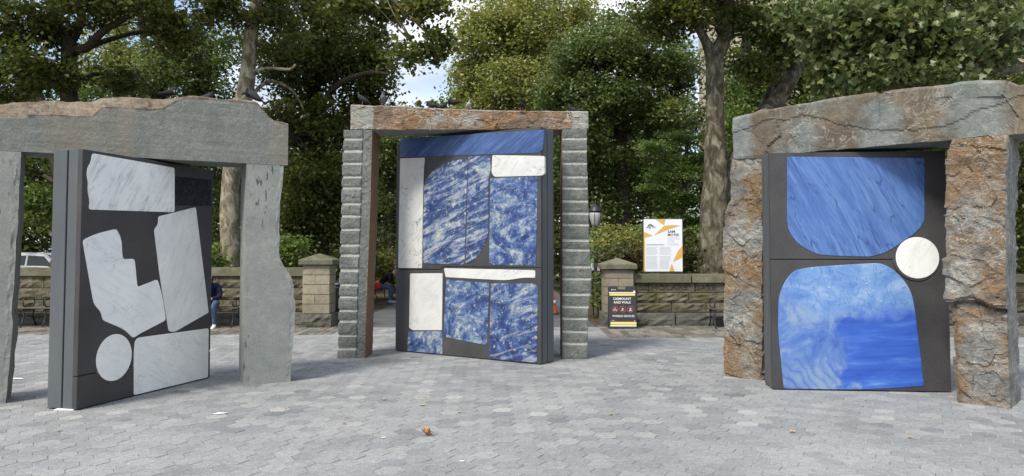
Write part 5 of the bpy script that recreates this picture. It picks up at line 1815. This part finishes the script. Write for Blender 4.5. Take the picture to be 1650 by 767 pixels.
for n_, xc in enumerate((188, 294, 398)):
    c_ = fx(xc, 422); r_ = 42 * k_
    m = MB(); m.tube([(c_[0] + r_ * math.cos(2 * math.pi * i / 24), -0.003, c_[1] + r_ * math.sin(2 * math.pi * i / 24)) for i in range(25)], 0.0052, 5, caps=False)
    m.tube([(c_[0] - r_ * 0.7, -0.003, c_[1] + r_ * 0.7), (c_[0] + r_ * 0.7, -0.003, c_[1] - r_ * 0.7)], 0.0045, 5)
    m.build('prohibition_ring', M['sign_red'], fpan)
    m = MB()
    def st(pts, w=0.0055):
        m.tube([(c_[0] + x * r_, -0.0022, c_[1] + y * r_) for x, y in pts], w, 5)
    def wheel(x, y, r):
        st([(x + r * math.cos(2 * math.pi * i / 12), y + r * math.sin(2 * math.pi * i / 12)) for i in range(13)], 0.003)
    if n_ == 0:
        wheel(-0.38, -0.3, 0.22); wheel(0.38, -0.3, 0.22)
        st([(-0.38, -0.3), (-0.1, 0.1), (0.28, 0.05), (0.38, -0.3)], 0.003); st([(-0.1, 0.2), (0.15, 0.45)], 0.008); st([(0.2, 0.62), (0.21, 0.64)], 0.011)
    elif n_ == 1:
        st([(-0.5, -0.45), (0.35, -0.45), (0.12, 0.35)], 0.004); st([(-0.2, -0.4), (-0.12, 0.0), (-0.1, 0.35)], 0.009); st([(-0.1, 0.3), (0.14, 0.3)], 0.004); st([(-0.08, 0.58), (-0.07, 0.6)], 0.011)
    else:
        st([(-0.5, -0.5), (0.5, -0.5)], 0.005); st([(-0.25, -0.45), (-0.02, 0.0), (0.05, 0.3)], 0.008); st([(0.25, -0.45), (0.05, 0.0)], 0.007); st([(-0.4, 0.2), (0.4, 0.28)], 0.005); st([(0.08, 0.58), (0.09, 0.6)], 0.011)
    m.build('pictogram', M['sign_white'], fpan)

# ---------------------------------------------------------------- traffic cone, litter bin
cpos = ground(893, 505)
tc_ = empty('traffic_cone', (cpos.x - 0.03, cpos.y, -0.018)); tc_.scale = (0.8, 0.8, 0.68); tag(tc_, 'orange traffic cone glimpsed beside the open blue and white door', 'cone')
m = MB(); m.box(-0.19, 0.19, -0.19, 0.19, 0, 0.035, 0.012); m.build('base', M['rubber'], tc_)
m = MB(); m.lathe([(0.15, 0.035), (0.14, 0.06), (0.11, 0.30), (0.075, 0.55), (0.035, 0.80), (0.025, 0.82)], 20); m.build('cone', M['cone_orange'], tc_, True)
m = MB(); m.lathe([(0.108, 0.38), (0.085, 0.54)], 20); m.build('band', M['sign_white'], tc_, True)
bxp = at(546, 500, 18.3).x
lb = empty('litter_bin', (bxp, 18.3, -0.018)); tag(lb, 'dark litter bin just behind the pale gate pier', 'bin')
m = MB(); m.lathe([(0.24, 0), (0.25, 0.05), (0.27, 0.75), (0.285, 0.80), (0.27, 0.84), (0.22, 0.84), (0.20, 0.4)], 20); m.build('body', M['lamp_iron'], lb, True)
m = MB(); m.lathe([(0.29, 0.84), (0.30, 0.87), (0.24, 0.93), (0.13, 0.96), (0.12, 0.90)], 20); m.build('lid', M['lamp_iron'], lb, True)

# ---------------------------------------------------------------- parked car behind the left wall
car = empty('parked_car', (-21.0, 34.0, -0.03)); tag(car, 'white car parked on the street behind the left park wall', 'car')
st_ = [(-2.32, .70, .55, .80), (-2.28, .84, .42, .92), (-2.0, .92, .30, 1.05), (-1.2, .94, .28, 1.08), (0, .95, .28, 1.06), (1.0, .95, .28, 1.02), (1.6, .93, .28, .98), (2.1, .88, .32, .88), (2.33, .70, .45, .74)]
V, Fq = [], []
for x, w, zb_, zt_ in st_:
    for f, z in ((.82, zb_), (1, zb_ + .12), (1.0, (zb_ + zt_) / 2 + .05), (.96, zt_ - .06), (.88, zt_)):
        V.append((x, -w * f, z))
    for f, z in ((.88, zt_), (.96, zt_ - .06), (1.0, (zb_ + zt_) / 2 + .05), (1, zb_ + .12), (.82, zb_)):
        V.append((x, w * f, z))
for i in range(len(st_) - 1):
    for k in range(10):
        Fq.append((i * 10 + k, i * 10 + (k + 1) % 10, i * 10 + 10 + (k + 1) % 10, i * 10 + 10 + k))
Fq.append(tuple(range(9, -1, -1))); Fq.append(tuple((len(st_) - 1) * 10 + k for k in range(10)))
link('body', raw_mesh('body', V, Fq, True), M['car_paint'], car)
cab = [(-2.10, .84, 1.03, 1.06), (-1.78, .80, 1.04, 1.50), (-1.45, .74, 1.05, 1.62), (-.6, .74, 1.05, 1.665), (.2, .74, 1.03, 1.64), (.55, .76, 1.01, 1.57), (1.25, .84, .97, 1.02)]
V, Fq = [], []
for x, w, zb_, zt_ in cab:
    wt = w - .0; wb = .90
    V += [(x, -wb, zb_), (x, -(wt + .03), zt_ - min(.07, (zt_ - zb_) * .4)), (x, -(wt - .10), zt_), (x, wt - .10, zt_), (x, wt + .03, zt_ - min(.07, (zt_ - zb_) * .4)), (x, wb, zb_)]
for i in range(len(cab) - 1):
    for k in range(5):
        Fq.append((i * 6 + k, i * 6 + k + 1, i * 6 + 7 + k, i * 6 + 6 + k))
Fq.append((5, 4, 3, 2, 1, 0)); q = (len(cab) - 1) * 6; Fq.append(tuple(q + k for k in range(6)))
link('cabin', raw_mesh('cabin', V, Fq, False), M['car_paint'], car)
def side_y(z, s):
    f = min(1, max(0, (z - 1.04) / 0.53))
    return s * (0.90 + (0.775 - 0.90) * f + 0.008)
for s in (-1, 1):
    for pts in ([(-1.80, 1.12), (-1.22, 1.10), (-1.18, 1.50), (-1.52, 1.50)], [(-1.14, 1.10), (-0.28, 1.09), (-0.28, 1.53), (-1.10, 1.51)], [(-0.20, 1.09), (0.92, 1.07), (0.50, 1.49), (-0.20, 1.53)]):
        V = [(x, side_y(z, s), z) for x, z in pts]
        V2 = [(x, side_y(z, s) - s * 0.02, z) for x, z in pts]
        f0 = (0, 1, 2, 3) if s < 0 else (3, 2, 1, 0)
        link('window', raw_mesh('window', V + V2, [f0, (4, 7, 6, 5)] + [(i, i + 4, (i + 1) % 4 + 4, (i + 1) % 4) for i in range(4)]), M['car_glass'], car)
    m = MB(); m.box(-2.33, -2.15, s * .72 - .12, s * .72 + .12, .72, .95, .03); m.build('tail_light', M['lamp_red'], car)
    m = MB(); m.box(2.12, 2.30, s * .66 - .14, s * .66 + .14, .62, .76, .03); m.build('headlight', M['lamp_glass'], car)
    m = MB(); m.tube([(-1.4, s * .70, 1.66), (-.6, s * .70, 1.70), (.1, s * .70, 1.67)], .018, 6); m.build('roof_rail', M['rubber'], car)
    for x in (-1.42, 1.42):
        w_ = link('wheel', None, None, car, loc=(x, s * .84, .35), rot=(math.pi / 2, 0, 0))
        m = MB(); m.lathe([(.20, -.10), (.32, -.11), (.35, -.08), (.35, .08), (.32, .11), (.20, .10)], 24); m.build('tyre', M['rubber'], w_, True)
        m = MB(); m.lathe([(.02, -.115), (.10, -.118), (.21, -.105), (.21, .105), (.10, .118), (.02, .115)], 24); m.build('rim', M['alloy'], w_, True)
m = MB(); V = [(-2.09, -.74, 1.10), (-2.09, .74, 1.10), (-1.80, .66, 1.47), (-1.80, -.66, 1.47)]
link('rear_window', raw_mesh('rear_window', V + [(x + .03, y, z) for x, y, z in V], [(0, 3, 2, 1), (4, 5, 6, 7)] + [(i, (i + 1) % 4, (i + 1) % 4 + 4, i + 4) for i in range(4)]), M['car_glass'], car).location = (-0.035, 0, 0.01)
V = [(1.22, -.74, 1.06), (1.22, .74, 1.06), (.60, .66, 1.54), (.60, -.66, 1.54)]
link('windscreen', raw_mesh('windscreen', V + [(x - .03, y, z - .03) for x, y, z in V], [(0, 1, 2, 3), (7, 6, 5, 4)] + [(i, i + 4, (i + 1) % 4 + 4, (i + 1) % 4) for i in range(4)]), M['car_glass'], car).location = (0.02, 0, 0.015)

# ---------------------------------------------------------------- pigeons
def pigeon_mesh(pose):
    if pose == 'stand':
        pts = [((-.17, 0, .075), (.022, .008)), ((-.11, 0, .10), (.034, .018)), ((-.04, 0, .125), (.052, .048)), ((.03, 0, .15), (.056, .056)), ((.075, 0, .19), (.036, .036)), ((.088, 0, .235), (.023, .024)), ((.097, 0, .265), (.024, .024)), ((.122, 0, .262), (.010, .009)), ((.14, 0, .255), (.004, .004))]
    elif pose == 'sit':
        pts = [((-.18, 0, .04), (.024, .008)), ((-.12, 0, .05), (.038, .02)), ((-.04, 0, .062), (.056, .05)), ((.035, 0, .072), (.058, .056)), ((.075, 0, .105), (.036, .036)), ((.085, 0, .138), (.024, .025)), ((.095, 0, .16), (.024, .023)), ((.12, 0, .155), (.010, .009)), ((.137, 0, .148), (.004, .004))]
    elif pose == 'preen':
        pts = [((-.17, 0, .14), (.022, .008)), ((-.11, 0, .13), (.034, .018)), ((-.04, 0, .125), (.052, .048)), ((.03, 0, .13), (.056, .056)), ((.08, .0, .145), (.036, .036)), ((.10, .03, .165), (.024, .024)), ((.092, .05, .15), (.023, .022)), ((.078, .065, .13), (.010, .009)), ((.068, .07, .118), (.004, .004))]
    else:  # tail hanging, head low
        pts = [((-.19, 0, -.02), (.024, .008)), ((-.13, 0, .035), (.036, .018)), ((-.05, 0, .09), (.052, .046)), ((.02, 0, .12), (.056, .054)), ((.07, 0, .13), (.036, .036)), ((.105, 0, .125), (.024, .024)), ((.125, 0, .115), (.023, .022)), ((.143, 0, .10), (.009, .009)), ((.155, 0, .088), (.004, .004))]
    me = skin_mesh([Vector(p) for p, r in pts], [(i, i + 1) for i in range(len(pts) - 1)], [r for p, r in pts], 2, 3)
    return me
PM = {k: pigeon_mesh(k) for k in ('stand', 'sit', 'preen', 'hang')}
wing = MB()
bm = bmesh.new(); bmesh.ops.create_icosphere(bm, subdivisions=2, radius=1.0)
for q in bm.verts:
    q.co = Vector((q.co.x * .105 - .05, q.co.y * .012, q.co.z * .036 * (1 - .5 * max(0, -q.co.x))))
wing.bm(bm)
WING = raw_mesh('wing', wing.v, wing.f, True)
def pigeon(px, py, portal_o, ang, depth, mat, pose, yaw, label, scale=1.0, dz=0.0, wm=None):
    u, z = trace(portal_o, ang, px, py, depth)
    n_ = Vector((-math.sin(ang), math.cos(ang), 0)); uu = Vector((math.cos(ang), math.sin(ang), 0))
    p = Vector((portal_o.x, portal_o.y, 0)) + uu * u + n_ * depth
    r = empty('pigeon', (p.x, p.y, z + dz), ang + R(yaw))
    r.scale = (scale * 0.66, scale * 0.80, scale * 0.72)
    tag(r, label, 'pigeon', 'pigeons perched on the lintels')
    me = PM[pose].copy(); me.materials.clear(); me.materials.append(M[mat])
    link('body', me, None, r)
    zc = {'stand': .135, 'sit': .068, 'preen': .13, 'hang': .10}[pose]
    tl = {'stand': -.32, 'sit': -.14, 'preen': .05, 'hang': -.55}[pose]
    for s in (-1, 1):
        w = WING.copy(); w.materials.clear(); w.materials.append(M[wm or mat])
        link('wing', w, None, r, loc=(.005, s * .05, zc), rot=(0, tl, s * .05))
    if pose != 'sit':
        for s in (-1, 1):
            m = MB(); m.tube([(.005, s * .022, .09), (.0, s * .024, .005)], .005, 5); m.tube([(-.018, s * .024, .004), (.03, s * .026, .004)], .004, 4)
            m.build('leg', M['pigeon_leg'], r)
    return r
pigeon(273, 157, OL, AL, .25, 'pigeon_black', 'sit', 10, 'black pigeon with a white patch on the grey lintel', 1.1, 0.0, 'pigeon_black')
pigeon(333, 161, OL, AL, .35, 'pigeon_dark', 'sit', 0, 'dark pigeon lying low near the middle right of the grey lintel', 1.05, -0.02)
pigeon(406, 166, OL, AL, .20, 'pigeon_dark', 'hang', 165, 'dark pigeon beside the pale trunk at the right end of the grey lintel', 1.3, 0.01)
pigeon(584, 170, OC, AC, .35, 'pigeon_dark', 'stand', 200, 'leftmost dark pigeon on the rusty lintel', 1.05)
pigeon(617, 171, OC, AC, .30, 'pigeon_grey', 'stand', -80, 'grey pigeon standing second from left on the rusty lintel', 1.1)
pigeon(695, 175, OC, AC, .25, 'pigeon_black', 'sit', 150, 'round black pigeon in front of the sky gap on the rusty lintel', 1.05)
pigeon(713, 177, OC, AC, .20, 'pigeon_black', 'sit', 10, 'low black pigeon crouching left of a tail-up pigeon on the rusty lintel', 1.0)
pigeon(730, 176, OC, AC, .30, 'pigeon_black', 'preen', 185, 'black pigeon with raised tail near the middle of the rusty lintel', 1.15)
pigeon(755, 178, OC, AC, .2, 'pigeon_pale', 'stand', -70, 'pale pigeon in the middle of the rusty lintel', 0.8)
pigeon(840, 179, OC, AC, .3, 'pigeon_black', 'stand', -100, 'dark upright pigeon right of centre on the rusty lintel', 0.9)
pigeon(922, 180, OC, AC, .35, 'pigeon_dark', 'sit', 180, 'rightmost small dark pigeon on the rusty lintel', 0.8)
tailp = [o for o in bpy.data.objects if o.get('label', '').startswith('black pigeon with a white')][0]
m = MB(); m.lathe([(0.004, -.035), (0.022, -.015), (0.026, .01), (0.014, .03)], 8)
m.build('white_patch', M['pigeon_pale'], tailp, True, loc=(.06, -.035, .09))

# ---------------------------------------------------------------- fallen leaves and scraps
def fallen(px, py, size, mat, label, curl=0.25, rz=0.0, seed=0, stand=0.0):
    if seed > 1: size *= 0.72
    p = ground(px, py)
    rng = random.Random(seed)
    V, Fq = [], []
    n = len(_ol)
    rings = (1.0, 0.62, 0.3)
    for k, f in enumerate(rings):
        for x, y in _ol:
            xx, yy = x * f, 0.36 + (y - 0.36) * f
            z = curl * (xx * xx * 1.6 + (yy - 0.36) ** 2 * 1.1) + rng.gauss(0, 0.035) * (1.0 if k == 0 else 0.5)
            V.append((xx * size, (yy - 0.36) * size, 0.008 + abs(z) * size + stand * size * max(0, yy - 0.3)))
    V.append((0, 0, 0.006))
    for k in range(2):
        for i in range(n):
            j = (i + 1) % n
            Fq.append((k * n + i, k * n + j, (k + 1) * n + j, (k + 1) * n + i))
    for i in range(n):
        Fq.append((2 * n + i, 2 * n + (i + 1) % n, 3 * n))
    e = empty('fallen_leaf', (p.x, p.y, 0.002), rz); tag(e, label, 'leaf', 'fallen leaves on the plaza')
    link('blade', raw_mesh('blade', V, Fq), M[mat], e)
    m = MB(); m.tube([(0, -.02 * size, .008), (0.03 * size, -.5 * size, .012), (0.1 * size, -.75 * size, .02 + .1 * size)], [.0018, .0016, .001], 5)
    m.build('stalk', M[mat], e)
fallen(688, 702, 0.105, 'leaf_brown', 'large curled brown leaf in the middle foreground', 1.3, 2.2, 1, 0.25)
fallen(680, 654, 0.085, 'leaf_gold', 'yellow leaf above and left of the large brown leaf', 0.2, 1.2, 2)
fallen(619, 645, 0.08, 'leaf_tan', 'tan leaf lying out from the notched left pillar', 0.5, 0.3, 3)
fallen(740, 665, 0.06, 'leaf_gold', 'small yellow leaf right of the large brown leaf', 0.2, 2.8, 4)
fallen(684, 641, 0.06, 'leaf_gold', 'small yellow leaf below the bottom edge of the open blue and white door', 0.2, 4.0, 5)
fallen(460, 659, 0.05, 'leaf_tan', 'small tan leaf in front of the wavy edged grey pillar', 0.4, 5.0, 6)
fallen(555, 684, 0.05, 'leaf_brown', 'small dark brown leaf left of the large brown leaf', 0.9, 1.0, 7)
fallen(559, 673, 0.045, 'leaf_tan', 'tiny tan leaf just above the small dark brown leaf', 0.4, 3.0, 8)
fallen(94, 695, 0.06, 'leaf_tan', 'tan leaf in the left foreground before the marble inlaid door', 0.4, 0.8, 9)
fallen(984, 669, 0.06, 'leaf_gold', 'golden leaf in the middle distance right of the centre', 0.4, 1.8, 10)
fallen(989, 707, 0.045, 'leaf_gold', 'small golden leaf just nearer than the golden leaf right of centre', 0.4, 2.5, 11)
fallen(1277, 697, 0.075, 'leaf_gold', 'golden leaf before the blue slab door', 0.35, 0.4, 12)
fallen(1466, 706, 0.065, 'leaf_gold', 'golden leaf at the right, out from the rough right pillar', 0.35, 3.4, 13)
fallen(710, 573, 0.05, 'leaf_brown', 'brown leaf at the foot of the open blue and white door', 0.6, 1.4, 14)
fallen(1043, 536, 0.07, 'leaf_gold', 'leaf on the ground by the foot of the folding sign', 0.4, 1.4, 15)
def scrap(px, py, w, d, label, seed):
    p = ground(px, py)
    rng = random.Random(seed)
    V = [(0, 0, 0.009)]
    n = 9
    for i in range(n):
        a = 2 * math.pi * i / n
        k = rng.uniform(0.6, 1.1)
        V.append((w * k * math.cos(a), d * k * math.sin(a), 0.006 + rng.uniform(0, 0.004)))
    Fq = [(0, i + 1, (i + 1) % n + 1) for i in range(n)]
    o = link('paper_scrap', raw_mesh('paper_scrap', V, Fq), M['paper'], None, loc=(p.x, p.y, 0))
    tag(o, label, 'scrap', 'white scraps on the plaza')
scrap(356, 667, 0.09, 0.035, 'torn white scrap lying before the marble inlaid door and grey pillar', 1)
scrap(618, 706, 0.022, 0.016, 'small white scrap left of the large brown leaf', 2)
scrap(745, 744, 0.025, 0.018, 'small white scrap in the foreground right of the large brown leaf', 3)
scrap(28, 611, 0.10, 0.06, 'white scrap in the shade behind the leftmost grey pillar', 4)
# the pale levelling shim under the near edge of the left door
p = ground(112, 662)
m = MB(); m.box(-0.10, 0.10, -0.03, 0.03, 0.002, 0.014, 0.002)
o = m.build('levelling_shim', M['paper'], None, loc=(p.x - .06, p.y + .03, 0)); tag(o, 'white levelling shim under the near edge of the marble inlaid door', 'shim')

# ---------------------------------------------------------------- apartment building behind the trees at the right
bd = empty('apartment_building', (40, 88, 0)); tag(bd, 'tall beige apartment building glimpsed through the leaves at the right', 'building')
m = MB(); m.box(-14.6, 22, 0, 14, -0.05, 42); m.build('wall', M['facade'], bd)
for z in (6.0, 12.0, 41.0):
    m = MB(); m.box(-14.9, 22.3, -0.35, -0.003, z, z + 0.6, 0.08); m.build('cornice', M['facade_trim'], bd)
m = MB(); m.box(-0.75, 0.75, -0.06, -0.004, 0, 2.0); wfm = raw_mesh('window', m.v, m.f); wfm.materials.append(M['facade_trim'])
m = MB()
for a_, b_ in ((-.66, -.04), (.04, .66)):
    for c_, d_ in ((.08, .96), (1.04, 1.92)):
        m.box(a_, b_, -0.075, -0.062, c_, d_)
wpm = raw_mesh('pane', m.v, m.f); wpm.materials.append(M['window_glass'])
for r_ in range(9):
    for c_ in range(9):
        z = 1.6 + r_ * 3.3
        if abs(z - 6.0) < 0.7 or -2.1 < z - 12.0 < 0.7 or -2.1 < z - 6 < .7: z += 0.75
        w_ = link('window', wfm, None, bd, loc=(-12.5 + c_ * 4.0, 0, z))
        link('pane', wpm, None, w_)
